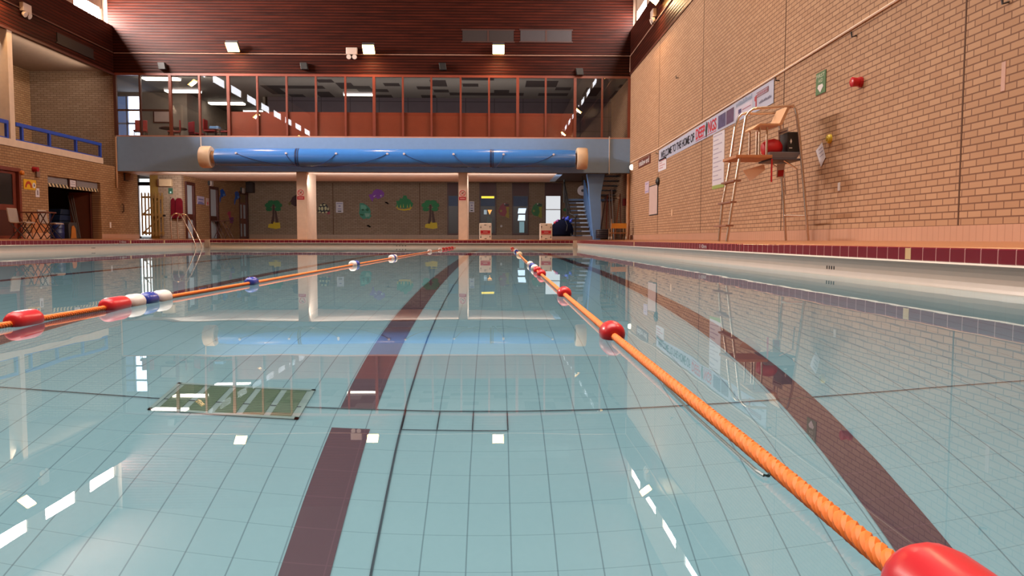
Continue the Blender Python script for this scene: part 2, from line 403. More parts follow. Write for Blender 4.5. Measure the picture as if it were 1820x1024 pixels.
# balcony glazing: head, sill, mullions, panes, lower panels
MX = [-13.47, -12.59, -11.53, -10.5, -9.48, -8.45, -7.41, -6.37, -5.32, -4.3, -3.27, -2.25, -1.2, -.18, .85, 1.86, 2.92, 3.9, 4.88]
gz = struct('window_%d' % wi, MB().box(WL+.03, WR-.01, YF-.03, YF+.06, 3.92, 3.97), pm('#b98a7c', .4)); wi += 1
struct('head_rail', MB().box(WL+.03, WR-.01, YF-.02, YF+.06, 6.08, 6.16), WOODRED, gz)
GL = glass_thin('gallery_glass', (.88, .88, .88), 1.25)
for i, x in enumerate(MX):
    w = .05 if i in (0, 2, 4, 9, 14, 16, 18) else .032
    struct('mullion', MB().box(x-w, x+w, YF-.035, YF+.07, 3.97, 6.08), WOODRED if i > 1 else WOODDK, gz)
    if i < 18:
        mb = MB(); mb.quad((x, YF+.01, 3.97), (MX[i+1], YF+.01, 3.97), (MX[i+1], YF+.01, 6.08), (x, YF+.01, 6.08)); struct('pane', mb, GL, gz)
    if 4 <= i < 16: struct('lower_panel', MB().box(x+.03, MX[i+1]-.03, YF+.03, YF+.06, 3.97, 4.83), pm('#8c3c22', .4, var=.15, scale=2.), gz)
    if i in (0, 1): struct('transom', MB().box(x+.03, MX[i+1]-.03, YF+.03, YF+.06, 4.83, 4.9), WOODDK, gz)
# room behind the glazing
ct = N('ceiling_tiles'); pp = ct.pos()
cell = ct.n('ShaderNodeTexWhiteNoise', noise_dimensions='2D'); ct.l(ct.comb(ct.math('FLOOR', ct.math('DIVIDE', pp[0], .6)), ct.math('FLOOR', ct.math('DIVIDE', pp[1], .6))), cell.inputs['Vector'])
dk = ct.math('MULTIPLY', ct.math('LESS_THAN', cell.outputs['Value'], .3), ct.math('GREATER_THAN', pp[0], -9.))
CT = ct.bsdf(ct.mix(dk, lin('#7a746c'), lin('#2a1f1c')), .9)
struct('gallery_room_ceiling', MB().box(-16.6, WR, YF+.16, YB+.3, 6.17, 6.27), CT)
struct('gallery_room_floor', MB().box(-16.6, WR, YF+.12, YB+.3, 3.66, 3.76), pm('#5b4038', .8))
mb = MB(); mb.box(-9.5, WR, 32.4, 32.6, 3.76, 6.17); struct('wall_room_far', mb, grid('room_panel', 0, 1.2, 2, .6, '#4b4046', '#2e272b', .03, rough=.8))
mb = MB(); mb.box(-12.4, -9.3, YB, YB+.2, 3.76, 6.17); mb.box(-9.6, -9.4, 32.4, YB, 3.76, 6.17); struct('wall_room_left_far', mb, pm('#71685a', .8))
mb = MB(); mb.box(-16.6, -15.25, 31.6, 31.8, 3.76, 6.17); mb.box(-14.27, -12.4, 31.6, 31.8, 3.76, 6.17); mb.box(-15.25, -14.27, 31.6, 31.8, 3.76, 3.9); mb.box(-15.25, -14.27, 31.6, 31.8, 6.02, 6.17); mb.box(-12.6, -12.4, 31.8, YB, 3.76, 6.17); struct('wall_room_side', mb, pm('#75695e', .8))
w_ = struct('window_%d' % wi, MB().box(-15.25, -14.27, 31.62, 31.66, 4.9, 4.97).box(-14.86, -14.78, 31.62, 31.66, 3.9, 6.02), pm('#7a86a0')); wi += 1
mb = MB(); mb.quad((-14.78, 31.7, 3.9), (-14.27, 31.7, 3.9), (-14.27, 31.7, 6.02), (-14.78, 31.7, 6.02)); struct('pane', mb, em('#d4e4ff', 6.), w_)
mb = MB(); mb.quad((-15.25, 31.7, 3.9), (-14.86, 31.7, 3.9), (-14.86, 31.7, 6.02), (-15.25, 31.7, 6.02)); struct('pane', mb, em('#8ca4d8', .35), w_)
# fluorescent ceiling lights in that room
FL = em('#fff3e0', 7.)
for x0, x1, y0, y1, z, lab in ((-12.75, -11.45, 28.35, 28.75, 6.12, 'fluorescent strip light behind the second balcony pane, nearest the glass'),
                         (-12.9, -11.55, 30.6, 31.0, 6.1, 'fluorescent strip light in the balcony room, second from the glass'),
                         (-12.2, -10.7, 33.3, 33.7, 6.1, 'fluorescent strip light in the balcony room, third from the glass'),
                         (-11.4, -9.9, 35.4, 35.7, 6.1, 'fluorescent strip light in the balcony room, farthest from the glass'),
                         (-6.05, -4.85, 31.2, 31.4, 6.1, 'fluorescent strip light alone above the red balcony panels')):
    t = thing('strip_light', lab, 'ceiling light', ((x0+x1)/2, (y0+y1)/2, z-.06))
    part('housing', MB().box(x0, x1, y0, y1, z, 6.166), WHITE, t); part('diffuser', MB().box(x0+.02, x1-.02, y0+.02, y1-.02, z-.06, z), FL, t)
# red chairs and tables in the balcony bar
def bar_chair():
    t = thing('bar_chair', 'x', 'chair', (0, 0, 0), 'red upholstered chairs in the balcony bar')
    part('seat', MB().box(-.22, .22, -.22, .22, .42, .48), pm('#8c1c20', .6), t, bevel=.02)
    part('backrest', MB().box(-.21, .21, .18, .24, .48, .88), pm('#8c1c20', .6), t, bevel=.02)
    for sx in (-1, 1):
        for sy in (-1, 1): part('leg', MB().tube([(sx*.19, sy*.19, .42), (sx*.2, sy*.2, 0)], .015, 6), BLACK, t)
    return t
def bar_table():
    t = thing('bar_table', 'x', 'table', (0, 0, 0), 'dark tables in the balcony bar')
    part('table_top', MB().lathe([(0, .05), (0, .5), (.03, .5), (.03, .02)], (0, 0, .69), (0, 0, 1), 20), WOODDK, t)
    part('pedestal', MB().tube([(0, 0, .03), (0, 0, .69)], .04), BLACK, t); part('base', MB().lathe([(0, .01), (0, .25), (.03, .2), (.03, .01)], (0, 0, 0), (0, 0, 1), 16), BLACK, t)
    return t
ch = None
for x, y, r, lab in ((-12.93, 28.6, .3, 'red bar chair behind the leftmost balcony pane'), (-11.8, 28.8, -1.2, 'red bar chair behind the right edge of the second balcony pane'),
                (-11.15, 29.3, 2.4, 'red bar chair left of the blue tabletop box in the balcony bar'), (-10.35, 28.55, 1.6, 'red bar chair right of the blue box behind the third balcony mullion'),
                (-9.75, 28.7, -.4, 'red bar chair beside the first solid red balcony panel')):
    if ch is None: ch = bar_chair(); o = ch; o.location = (x, y, 3.76); o.rotation_euler.z = r; o['label'] = lab
    else: dup(ch, (x, y, 3.76), r, lab)
tb = None
for x, y, lab in ((-12.2, 29.7, 'round dark bar table behind the second balcony pane'), (-10.75, 30.2, 'round dark bar table behind the third balcony pane')):
    if tb is None: tb = bar_table(); tb.location = (x, y, 3.76); tb['label'] = lab
    else: dup(tb, (x, y, 3.76), 0, lab)
solo('tabletop_box', MB().box(-10.95, -10.6, 30.0, 30.3, 4.48, 4.62), pm('#5a86b4', .4), 'pale blue box on the round table behind the third balcony pane', 'box', bevel=.02)
t = thing('framed_picture', 'framed picture on the bar side wall seen through the second balcony pane', 'picture', (-13.35, 31.58, 5.1))
part('frame', MB().box(-13.75, -13.05, 31.56, 31.6, 4.95, 5.45), WOODDK, t); part('print', MB().box(-13.7, -13.1, 31.55, 31.57, 5.0, 5.4), pm('#a88f86', .6), t)
# ------------------------------------------------------------------ below the balcony
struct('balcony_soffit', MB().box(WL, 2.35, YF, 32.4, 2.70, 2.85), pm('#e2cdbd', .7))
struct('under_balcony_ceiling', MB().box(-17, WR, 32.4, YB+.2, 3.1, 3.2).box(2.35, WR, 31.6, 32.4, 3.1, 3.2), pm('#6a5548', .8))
struct('stairwell_beam', MB().box(2.3, 2.5, YF+.12, 31.6, 2.66, 2.9), BLUE)
mb = MB(); mb.box(-13.8, WR, YB, YB+.2, ZW, 3.2); struct('wall_far', mb, BRICK_F)
struct('baseboard_far', MB().box(-11.9, WR, YB-.012, YB, ZW, .5), SKIRT_F)
mb = MB()
for px in (592, 746): x = onY(px, 370, YB)[0]; mb.box(x-.015, x+.015, YB-.004, YB, .5, 3.0)
struct('wall_far_joints', mb, jm)
DR = (29.96, 30.85), (32.4, 33.45), (36.15, 37.4)
mb = MB()
mb.box(-12.1, -11.9, 29.8, 29.9, ZW, 2.7)
for (a, b), (a2, b2) in zip(DR, DR[1:]+((YB, YB),)): mb.box(-12.1, -11.9, b, a2, ZW, 3.1)
for a, b in DR: mb.box(-12.1, -11.9, a, b, 2.5, 3.1)
struct('wall_changing_rooms', mb, BRICK_L)
mb = MB(); mb.box(-12.78, -11.9, 29.6, 29.8, ZW, 2.7); struct('wall_coat_rack', mb, BRICK_F)
struct('wall_post', MB().box(-13.1, -12.78, 29.62, 29.8, ZW, 2.7), pm('#9a7a3c', .6))
FROST = pm('#b6c2cc', .35, var=.05)
for i, (a, b) in enumerate(DR):
    d = struct('door_%d' % (i+1), MB().box(-12.02, -11.86, b-.13, b, ZW, 2.5).box(-12.02, -11.86, a, a+.07, ZW, 2.5).box(-12.02, -11.86, a+.07, b-.13, 2.38, 2.5), WOODDK)
    if i < 2:
        struct('door_pane', MB().box(-12.0, -11.95, a+.07, b-.13, ZW+.02, 2.38), FROST, d)
        struct('mid_rail', MB().box(-11.96, -11.9, a+.07, b-.13, 1.05, 1.25), WOODDK, d)
    else:
        w3 = (b-a-.2)/2
        struct('overpanel', MB().box(-12.0, -11.95, a+.07, b-.13, 2.0, 2.38), pm('#7c6648', .6), d)
        for k in range(2):
            y0 = a+.07+k*w3
            lf = struct('door_leaf', MB().box(-12.0, -11.94, y0, y0+w3, ZW+.02, 2.0), WOODRED, d)
            struct('leaf_glass', MB().box(-11.945, -11.93, y0+.15, y0+w3-.12, 1.25, 1.9), FROST, lf); struct('leaf_glass', MB().box(-11.945, -11.93, y0+.15, y0+w3-.12, .4, 1.0), FROST, lf)
# piers
for x0, x1, nm in ((-7.12, -6.77, 'a'), (-1.29, -.97, 'b')):
    struct('balcony_column', MB().box(x0, x1, YF+.02, YF+1.55, ZW, 2.7), pm('#d6bda8', .6))
# tall windows in the far wall, right half
def tallwin(px0, px1, kind):
    global wi
    x0 = onY(px0, 370, YB)[0]; x1 = onY(px1, 370, YB)[0]
    f = struct('window_%d' % wi, MB().box(x0, x0+.06, YB-.05, YB-.001, .5, 3.03).box(x1-.06, x1, YB-.05, YB-.001, .5, 3.03).box(x0+.06, x1-.06, YB-.05, YB-.001, .5, .58), WOODDK); wi += 1
    struct('head_panel', MB().box(x0+.06, x1-.06, YB-.04, YB-.001, 2.4, 3.03), pm('#4e1f18', .5), f)
    struct('backing', MB().box(x0+.06, x1-.06, YB-.006, YB-.001, .58, 2.4), {'white': em('#eef0f4', .85)}.get(kind, pm('#2a2322', .35)), f)
    if kind == 'white': struct('glazing_bar', MB().box(x0+.06, x1-.06, YB-.03, YB-.006, 1.72, 1.76), pm('#b8b8b8'), f)
    else: struct('blind', MB().box(x0+.06, x1-.06, YB-.02, YB-.006, 1.9, 2.38), pm('#2e4468', .5), f)
    if kind == 'lamp':
        struct('strip_lamp', MB().box(x0+.1, x1-.1, YB-.03, YB-.02, 2.28, 2.38), em('#ffd94a', 1.3), f)
        struct('inner_lamp', MB().prism([(x0+.4, YB-.014, 1.72), (x0+.62, YB-.014, 1.72), (x0+.5, YB-.014, 1.48)], (0, .006, 0)), em('#ffb060', 1.2), f)
        struct('inner_sheet', MB().box(x0+.22, x0+.36, YB-.012, YB-.006, 1.5, 1.72), em('#bccbd6', .6), f)
        struct('inner_figure', MB().prism([(x0+.3, YB-.012, .6), (x0+.65, YB-.012, .6), (x0+.6, YB-.012, 1.3), (x0+.4, YB-.012, 1.42)], (0, .005, 0)), pm('#6e7a78', .6), f)
    if kind == 'day':
        for z0, z1 in ((1.55, 1.8), (1.2, 1.48)): struct('bright_pane', MB().prism([(x0+.28, YB-.012, z0), (x0+.64, YB-.012, z0), (x0+.7 if z0 > 1.5 else x0+.64, YB-.012, z1), (x0+.32, YB-.012, z1)], (0, .005, 0)), em('#d8ecff', 1.3), f)
        struct('bright_pane', MB().box(x0+.36, x0+.6, YB-.012, YB-.006, .62, 1.15), em('#8fb0b8', .6), f)
for a, b, k in ((795, 816, 'dark'), (852, 882, 'lamp'), (910, 940, 'day'), (968, 998, 'white')): tallwin(a, b, k)
# store room behind the opening
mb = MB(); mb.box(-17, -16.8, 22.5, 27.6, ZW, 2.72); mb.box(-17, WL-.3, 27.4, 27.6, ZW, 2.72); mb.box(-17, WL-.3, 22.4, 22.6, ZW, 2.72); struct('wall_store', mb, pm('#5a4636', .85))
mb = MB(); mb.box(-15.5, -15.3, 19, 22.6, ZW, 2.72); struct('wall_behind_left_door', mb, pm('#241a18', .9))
# left door
d = struct('door_4', MB().box(WL-.2, WL+.01, DY_1-.1, DY_1, ZW, DZ).box(WL-.2, WL+.01, DY_0, DY_0+.1, ZW, DZ).box(WL-.2, WL+.01, DY_0+.1, DY_1-.1, DZ-.1, DZ), WOODRED)
for k in range(2):
    y0 = DY_0+.1+k*1.25; y1 = y0+1.24
    lf = struct('door_leaf', MB().box(WL-.14, WL-.08, y0, y0+.14, ZW, DZ-.1).box(WL-.14, WL-.08, y1-.14, y1, ZW, DZ-.1).box(WL-.14, WL-.08, y0+.14, y1-.14, 1.08, 1.24).box(WL-.14, WL-.08, y0+.14, y1-.14, 2.1, DZ-.1).box(WL-.14, WL-.08, y0+.14, y1-.14, ZW, ZW+.08), WOODRED, d)
    struct('glass_panel', MB().box(WL-.12, WL-.1, y0+.14, y1-.14, 1.24, 2.1), pm('#2e2a2a', .15), lf)
    struct('lower_panel', MB().box(WL-.12, WL-.1, y0+.14, y1-.14, ZW+.08, 1.08), WOODDK, lf)
    struct('finger_plate', MB().box(WL-.08, WL-.07, y1-.11, y1-.03, 1.7, 2.1), WHITE, lf) if k == 0 else None

# ------------------------------------------------------------------ lights that are fixtures
def flood(p, n, lab, watts):
    """square sodium floodlight at p facing n (horizontal unit vector), tilted down"""
    P = Vector(p); n = Vector(n).normalized(); d = (n+Vector((0, 0, -1.25))).normalized(); s = Vector((0, 0, 1)).cross(n).normalized(); u = d.cross(s)
    t = thing('floodlight', lab, 'floodlight', p, 'sodium floodlights round the hall')
    def box(c, hs, hu, hd, mb): 
        vs = [c+s*a*hs+u*b*hu+d*e*hd for e in (-1, 1) for b in (-1, 1) for a in (-1, 1)]
        mb.add(vs, [(0,1,3,2),(4,6,7,5),(0,4,5,1),(1,5,7,3),(3,7,6,2),(2,6,4,0)]); return mb
    hs_ = part('housing', box(P-d*.07, .21, .19, .06, MB()), DGREY, t)
    part('lens', box(P, .2, .18, .012, MB()), em('#ffb45a', 60.), hs_)
    part('bracket', MB().tube([P-d*.12, P-n*(.345 if abs(n.y) > .5 else .295)-Vector((0, 0, .05))], .02, 6), DGREY, t)
    l = bpy.data.lights.new('floodlight_beam', 'AREA'); l.shape = 'RECTANGLE'; l.size = .36; l.size_y = .28; l.energy = watts; l.color = (1, .66, .38)
    o = bpy.data.objects.new('floodlight_beam', l); C.objects.link(o); q = P+d*.03
    mm = Matrix((s, u, -d)).transposed().to_4x4(); mm.translation = q; o.matrix_world = mm
FW = 60
flood(onY(413, 84, 27.55), (0, -1, 0), 'leftmost of the three glowing floodlights on the far slatted wall', FW)
flood(onY(655, 88, 27.55), (0, -1, 0), 'middle floodlight on the far slatted wall, beside the white emergency lamp', FW)
flood(onY(886, 88, 27.55), (0, -1, 0), 'rightmost of the three glowing floodlights on the far slatted wall', FW)
flood((WR-.3, 22.7, 7.3), (-1, 0, 0), 'floodlight on the dark band above the right wall, at the top picture edge', 110)
flood((WR-.3, 13.6, 7.3), (-1, 0, 0), 'floodlight above the right wall near the lifeguard chair, seen only in reflections', 150)
flood((WR-.3, 4.5, 7.3), (-1, 0, 0), 'floodlight above the right wall nearest the camera', 150)
flood((WL+.3, 21.5, 7.1), (1, 0, 0), 'floodlight on the left slatted band, mirrored at the lower left of the water', 110)
flood((WL+.3, 12.5, 7.1), (1, 0, 0), 'floodlight on the left slatted band halfway along the pool', 150)
flood((WL+.3, 3.5, 7.1), (1, 0, 0), 'floodlight on the left slatted band nearest the camera', 150)
# emergency twin spots
def twin(p, n, lab):
    P = Vector(p); n = Vector(n); s = Vector((0, 0, 1)).cross(n)
    t = thing('emergency_light', lab, 'emergency light', p)
    mb = MB(); a = P-s*.2+n*.0; b = P+s*.2+n*.12
    mb.box(min(a.x, b.x), max(a.x, b.x), min(a.y, b.y), max(a.y, b.y), P.z, P.z+.24); part('battery_box', mb, pm('#b9a79c', .5), t, bevel=.015)
    for k in (-1, 1):
        c = P+s*.1*k+n*.06
        part('spot_lamp', MB().lathe([(-.03, .02), (-.02, .06), (.06, .085), (.07, .085), (.07, .01)], c-Vector((0, 0, .06)), n+Vector((0, 0, -.5)), 12), pm('#d0c0b4', .3), t)
q = onY(626, 103, YF); twin((q[0], YF, q[2]+.1), (0, -1, 0), 'white twin spot emergency light left of the middle floodlight')
q = onX(42, 22, WL); twin((WL, q[1], q[2]), (1, 0, 0), 'white twin spot emergency light on the left slatted band')
q = onX(1166, 32, WR); twin((WR-.02, q[1], q[2]), (-1, 0, 0), 'white twin spot emergency light under the right hand floodlight')
# conduits
t = solo('conduit', MB().tube([(WL+.03, YF-.02, 6.85), (WR-.03, YF-.02, 6.88)], .016, 6), pm('#a87f6c', .5), 'thin pale conduit running level across the far slatted wall', 'conduit')
solo('conduit', MB().tube([(WR-.035, YF-.05, 6.3), (WR-.035, YF-.05, 6.86), (WR-.035, 10, 6.95)], .016, 6), pm('#b58c78', .5), 'thin pale conduit along the dark band above the right wall', 'conduit')
solo('conduit', MB().tube([(WL+.02, YF-.05, 6.86), (WL+.02, 15, 6.8)], .016, 6), pm('#6a4a3c', .5), 'thin conduit along the left slatted band above the black vent', 'conduit')
solo('conduit', MB().tube([(WR-.02, 7, 3.25), (WR-.02, 22.9, 3.0), (WR-.02, 27.6, 3.05)], .018, 6), pm('#f0d8c4', .5), 'pale conduit along the right brick wall above the welcome banner', 'conduit')
q = onY(357, 255, YF-.07); solo('conduit', MB().tube([(q[0], YF-.07, 3.92), (q[0], YF-.07, 3.5)], .02, 6), WHITE, 'short white drop pipe above the left end of the blue roller', 'conduit')
q = onY(1083, 270, YF-.07); solo('conduit', MB().tube([(q[0], YF-.07, 4.0), (q[0], YF-.07, 2.66)], .022, 6), pm('#b9b4b4'), 'thin white drop pipe on the balcony front right of the roller', 'conduit')
q = onX(206, 300, WL+.03); solo('downpipe', MB().tube([(WL+.05, YF-.1, 3.9), (WL+.05, YF-.1, 2.1)], .03, 8), pm('#b08a6c'), 'tan downpipe at the left end of the blue balcony front', 'pipe')
solo('downpipe', MB().tube([(WR-.06, YF-.12, 2.66), (WR-.06, YF-.12, ZW)], .06, 10), pm('#b98a68'), 'tan downpipe in the far corner of the right brick wall', 'pipe')
# vents
q0, q1 = onX(100, 57, WL), onX(166, 105, WL)
t = thing('air_vent', 'black rectangular vent in the left slatted band', 'vent', (WL, (q0[1]+q1[1])/2, 6.34)); part('grille', MB().box(WL, WL+.03, 24.36, 26.5, 6.34, 6.64), BLACK, t); part('frame', MB().box(WL, WL+.04, 24.3, 26.56, 6.3, 6.34), BLACK, t)
for px0, px1, lab, col in ((822, 913, 'dark vent grille behind the rightmost far floodlight', '#1e100c'), (925, 1016, 'greyer vent grille right of the rightmost far floodlight', '#2c2426')):
    a = onY(px0, 54, YF); b = onY(px1, 74, YF); t = thing('air_vent', lab, 'vent', ((a[0]+b[0])/2, YF, b[2]))
    part('grille', MB().box(a[0], (a[0]+b[0])/2-.03, YF-.012, YF, b[2], a[2]), pm(col, .6), t); part('grille', MB().box((a[0]+b[0])/2+.03, b[0], YF-.012, YF, b[2], a[2]), pm(col, .6), t)
    part('frame', MB().box(a[0]-.04, b[0]+.04, YF-.02, YF, b[2]-.04, b[2]).box(a[0]-.04, b[0]+.04, YF-.02, YF, a[2], a[2]+.04).box((a[0]+b[0])/2-.03, (a[0]+b[0])/2+.03, YF-.02, YF, b[2], a[2]), pm('#3a1c14', .5), t)
for px, py, lab in ((289, 118, 'leftmost black speaker under the far slats, above the second balcony pane'), (541, 118, 'black speaker on the far slats between the left and middle floodlights'), (787, 119, 'black speaker on the far slats right of the middle floodlight'), (1030, 128, 'black speaker on the far slats near the right corner')):
    q = onY(px, py, YF-.1); t = thing('wall_speaker', lab, 'speaker', (q[0], YF, q[2]-.12))
    part('cabinet', MB().prism([(q[0]-.14, YF-.03, q[2]+.12), (q[0]+.1, YF-.03, q[2]+.12), (q[0]+.14, YF-.03, q[2]-.12), (q[0]-.1, YF-.03, q[2]-.12)], (0, -.18, 0)), BLACK, t, bevel=.01); part('bracket', MB().box(q[0]-.03, q[0]+.03, YF-.04, YF, q[2]-.03, q[2]+.03), BLACK, t)
# ------------------------------------------------------------------ blue pool-cover roller on the balcony front
RY, RZ, RR_ = YF-.55, 3.155, .31
t = thing('cover_roller', 'long blue roller drum with cream end wheels along the balcony front', 'pool cover roller', (-3.5, RY, RZ-RR_))
part('drum', MB().lathe([(0, .05), (0, RR_-.02), (.35, RR_), (12.3, RR_), (12.62, RR_-.02), (12.62, .05)], (-9.75, RY, RZ), (1, 0, 0), 32), pm('#3f7fd0', .25, var=.06, spec=.7), t, smooth=True)
for x, lb in ((-10.28, 'cream left end wheel'), (2.93, 'cream right end wheel')):
    part('end_wheel', MB().lathe([(0, .06), (0, .36), (.05, .385), (.32, .385), (.37, .36), (.37, .06)], (x, RY, RZ), (1, 0, 0), 28), pm('#e4ccb0', .45), t, lb, smooth=True)
for x in (-9.9, 2.84): part('hub', MB().lathe([(0, .03), (0, .2), (.16, .2), (.16, .03)], (x, RY, RZ), (1, 0, 0), 18), pm('#c9a27c', .45), t, smooth=True)
for px in (527, 871):
    x = onY(px, 281, RY)[0]
    part('strap', MB().lathe([(0, RR_-.01), (0, RR_+.008), (.06, RR_+.008), (.06, RR_-.01)], (x, RY, RZ), (1, 0, 0), 32).lathe([(.09, RR_-.01), (.09, RR_+.008), (.12, RR_+.008), (.12, RR_-.01)], (x, RY, RZ), (1, 0, 0), 32), pm('#16305e', .5), t, 'dark navy strap round the drum')
eyes = [onY(px, py, RY-RR_)[0] for px, py in ((419, 274), (508, 275), (597, 276), (688, 276), (718, 277), (806, 278), (895, 279), (984, 280))]
for x in eyes:
    an = .35; part('eyelet', MB().lathe([(0, .01), (0, .045), (.03, .035), (.03, .01)], (x, RY-RR_*math.cos(an), RZ+RR_*math.sin(an)), (0, -1, .3), 10), pm('#c8c4d0', .35), t)
for x0, x1, sg in ((eyes[0], eyes[0]+3, 1), (eyes[1], eyes[1]+.6, 1), (eyes[2], eyes[2]-1.1, -1), (eyes[3], eyes[3]-2.4, -1), (eyes[4], eyes[4]+2.2, 1), (eyes[5], eyes[5]+.9, 1), (eyes[6], eyes[6]-.4, -1), (eyes[7], eyes[7]-2.0, -1)):
    pts = []
    for k in range(9):
        f = k/8; an = .35-f*2.0; pts.append((x0+(x1-x0)*f**1.3, RY-(RR_+.012)*math.cos(an), RZ+(RR_+.012)*math.sin(an)-(.04*math.sin(PI*f))))
    part('cord', MB().tube(pts, .01, 5), pm('#1c3566', .6), t)
for x in (-9.9, 3.1):
    part('support_arm', MB().box(x-.04, x+.04, RY, YF-.05, RZ-.05, RZ+.05), pm('#b8966c'), t)
# ------------------------------------------------------------------ lane ropes
ORANGE = pm('#e8792a', .55, var=.1, scale=40.)
FRED = pm('#c62430', .3, var=.05); FWHITE = pm('#ded6d6', .3, var=.03); FBLUE = pm('#2c3f9c', .25, var=.05)
def path_x(pts, y):
    for (x0, y0), (x1, y1) in zip(pts, pts[1:]):
        if y <= y1: return x0+(x1-x0)*(y-y0)/(y1-y0)
    return pts[-1][0]
def lane_rope(pts, lab, ytwist, floats, group):
    t = thing('lane_rope', lab, 'lane rope', (pts[0][0], pts[0][1], 0), group)
    zr = .010
    mb = MB(); n = int((ytwist-pts[0][1])/.0032); 
    for s in range(3):
        ps = []
        for i in range(n+1):
            y = pts[0][1]+(ytwist-pts[0][1])*i/n; an = -2*PI*(y/.042+s/3)
            ps.append((path_x(pts, y)+.0047*math.cos(an), y, zr+.0047*math.sin(an)))
        mb.tube(ps, .0066, 8)
    ys = [ytwist]+[y for _, y in pts if y > ytwist]
    mb.tube([(path_x(pts, y), y, zr) for y in ys], .0105, 8)
    part('rope', mb, ORANGE, t, smooth=True)
    for y, L, r, m_, lb in floats:
        x = path_x(pts, y); dx = (path_x(pts, y+.2)-path_x(pts, y-.2))/.4
        prof = [(-L/2, .013), (-L/2, r*.5), (-L/2+.006, r*.78), (-L/2+.018, r*.93), (-L/2+.035, r)] + [(L/2-.035, r), (L/2-.018, r*.93), (L/2-.006, r*.78), (L/2, r*.5), (L/2, .013)]
        part('float', MB().lathe(prof, (x, y, zr+.004), (dx, 1, 0), 24), m_, t, lb, smooth=True)
    return t
P1 = [(.352, Y0+.02), (.354, .67), (.356, 1.05), (.358, 2.35), (.37, 4.1), (.42, 10), (.53, 19), (.56, YE-.01)]
f1 = [(.545, .15, .041, FRED, 'red float nearest the camera'), (2.30, .11, .037, FRED, 'red float at the middle of the near water'), (4.0, .11, .037, FRED, 'red float beyond it'), (6.25, .12, .037, FRED, 'second of the paired red floats'), (6.95, .12, .037, FRED, 'first of the paired red floats'),
      (7.5, .1, .038, FWHITE, 'white float beyond the red pair'), (8.0, .12, .037, FBLUE, 'blue float'), (8.6, .1, .038, FWHITE, 'white float beyond the blue float'), (14.2, .12, .055, pm('#e6d2b4', .35), 'cream float'), (17.2, .12, .05, FBLUE, 'far blue float'), (18.0, .1, .055, FWHITE, 'far white float'), (22.5, .12, .05, FRED, 'farthest red float')]
r1 = lane_rope(P1, 'orange lane rope with a large red float close to the camera at lower right', 5.0, f1, 'orange lane ropes on the water')
wpts = [onZ(px, py, .004) for px, py in ((1180, 684), (1205, 709), (1232, 736), (1262, 763), (1292, 790), (1320, 815), (1345, 837), (1358, 845), (1366, 846), (1369, 838))]
part('loose_wire', MB().tube(wpts, .0022, 5), pm('#36565a', .3), r1, 'thin loose wire tail')
P2 = [(-1.68, Y0+.02), (-1.63, 2.4), (-1.575, 4.9), (-1.56, 9), (-1.47, 18), (-1.40, 21), (-1.30, YE-.01)]
f2 = [(2.67, .15, .037, FRED, 'red float at the left picture edge'), (3.28, .18, .037, FRED, 'red float of the four-float group'), (3.44, .13, .037, FWHITE, 'near white float of the four-float group'), (3.575, .12, .037, FBLUE, 'blue float between two white floats'), (3.71, .13, .037, FWHITE, 'far white float of the four-float group'),
      (5.0, .13, .036, FBLUE, 'single blue float'), (8.5, .12, .044, FWHITE, 'single white float'), (8.7, .12, .04, FBLUE, 'blue float behind the white one'), (11.5, .12, .046, FWHITE, 'near white float of the distant trio'), (11.66, .12, .046, FBLUE, 'blue float of the distant trio'), (11.82, .12, .046, FWHITE, 'far white float of the distant trio'),
      (17.6, .12, .05, FWHITE, 'lone far white float'), (20.2, .14, .05, FWHITE, 'far white float before the reds')]+[(y, .2, .05, FRED, 'red float near the far gutter') for y in (21.2, 22.2, 23.3, 24.4)]
lane_rope(P2, 'orange lane rope carrying a red, white and blue float group at the left', 5.0, f2, 'orange lane ropes on the water')
# ------------------------------------------------------------------ lifeguard chair
YN, YR = 11.3, 11.9
t = thing('lifeguard_chair', 'tall tubular steel lifeguard chair with plywood seat against the right wall', 'lifeguard chair', (4.05, 11.6, ZD+.012))
near = [onY(*q, YN) for q in ((1305, 342), (1326, 207), (1331, 199), (1338, 194), (1346, 192.5), (1375, 190.5), (1398, 188.5), (1408, 188), (1413, 193), (1416, 203), (1420, 233), (1426, 300))]
f0 = onY(1292, 420, YN); f1_ = onY(1437, 420, YN)
far = [onY(*q, YR) for q in ((1284, 365), (1296, 300), (1307, 226), (1313, 209), (1318, 203), (1325, 201.5), (1346, 202), (1380, 200.5), (1386, 204), (1387, 230), (1388, 300), (1392, 345))]
g0 = onY(1278, 420, YR); g1 = onY(1397, 420, YR)
def zf(x): return ZD+(ZW-ZD)*(x-XR-.03)/(WR-XR-.03)+.004
rt = .020
def deckpt(p): return (p[0], p[1], zf(p[0]))
part('leg', MB().tube([deckpt(f0)]+near[:2], rt, 10), METAL_W, t, smooth=True)
part('leg', MB().tube([deckpt(g0)]+far[:3], rt, 10), METAL_W, t, smooth=True)
part('leg', MB().tube([deckpt(f1_), near[-1], near[-2], near[-3]], rt, 10), METAL_W, t, smooth=True)
part('leg', MB().tube([deckpt(g1), far[-1], far[-2], far[-3]], rt, 10), METAL_W, t, smooth=True)
part('armrest_rail', MB().tube(near[1:-2], rt, 10), METAL_W, t, smooth=True); part('armrest_rail', MB().tube(far[2:-2], rt, 10), METAL_W, t, smooth=True)
part('back_bar', MB().tube([onY(1410, 188, YN), onY(1384, 201, YR)], rt, 10), METAL_W, t, smooth=True)
for a, b in (((1278.5, 401), (1293, 401)), ((1283.5, 361), (1301, 359)), ((1291, 323), (1307, 321))):
    p, q = onY(*b, YN), onY(*a, YR); part('rung', MB().box(min(p[0], q[0])-.03, max(p[0], q[0])+.03, YN-.02, YR+.02, p[2]-.012, p[2]+.012), pm('#8a5c48', .5), t)
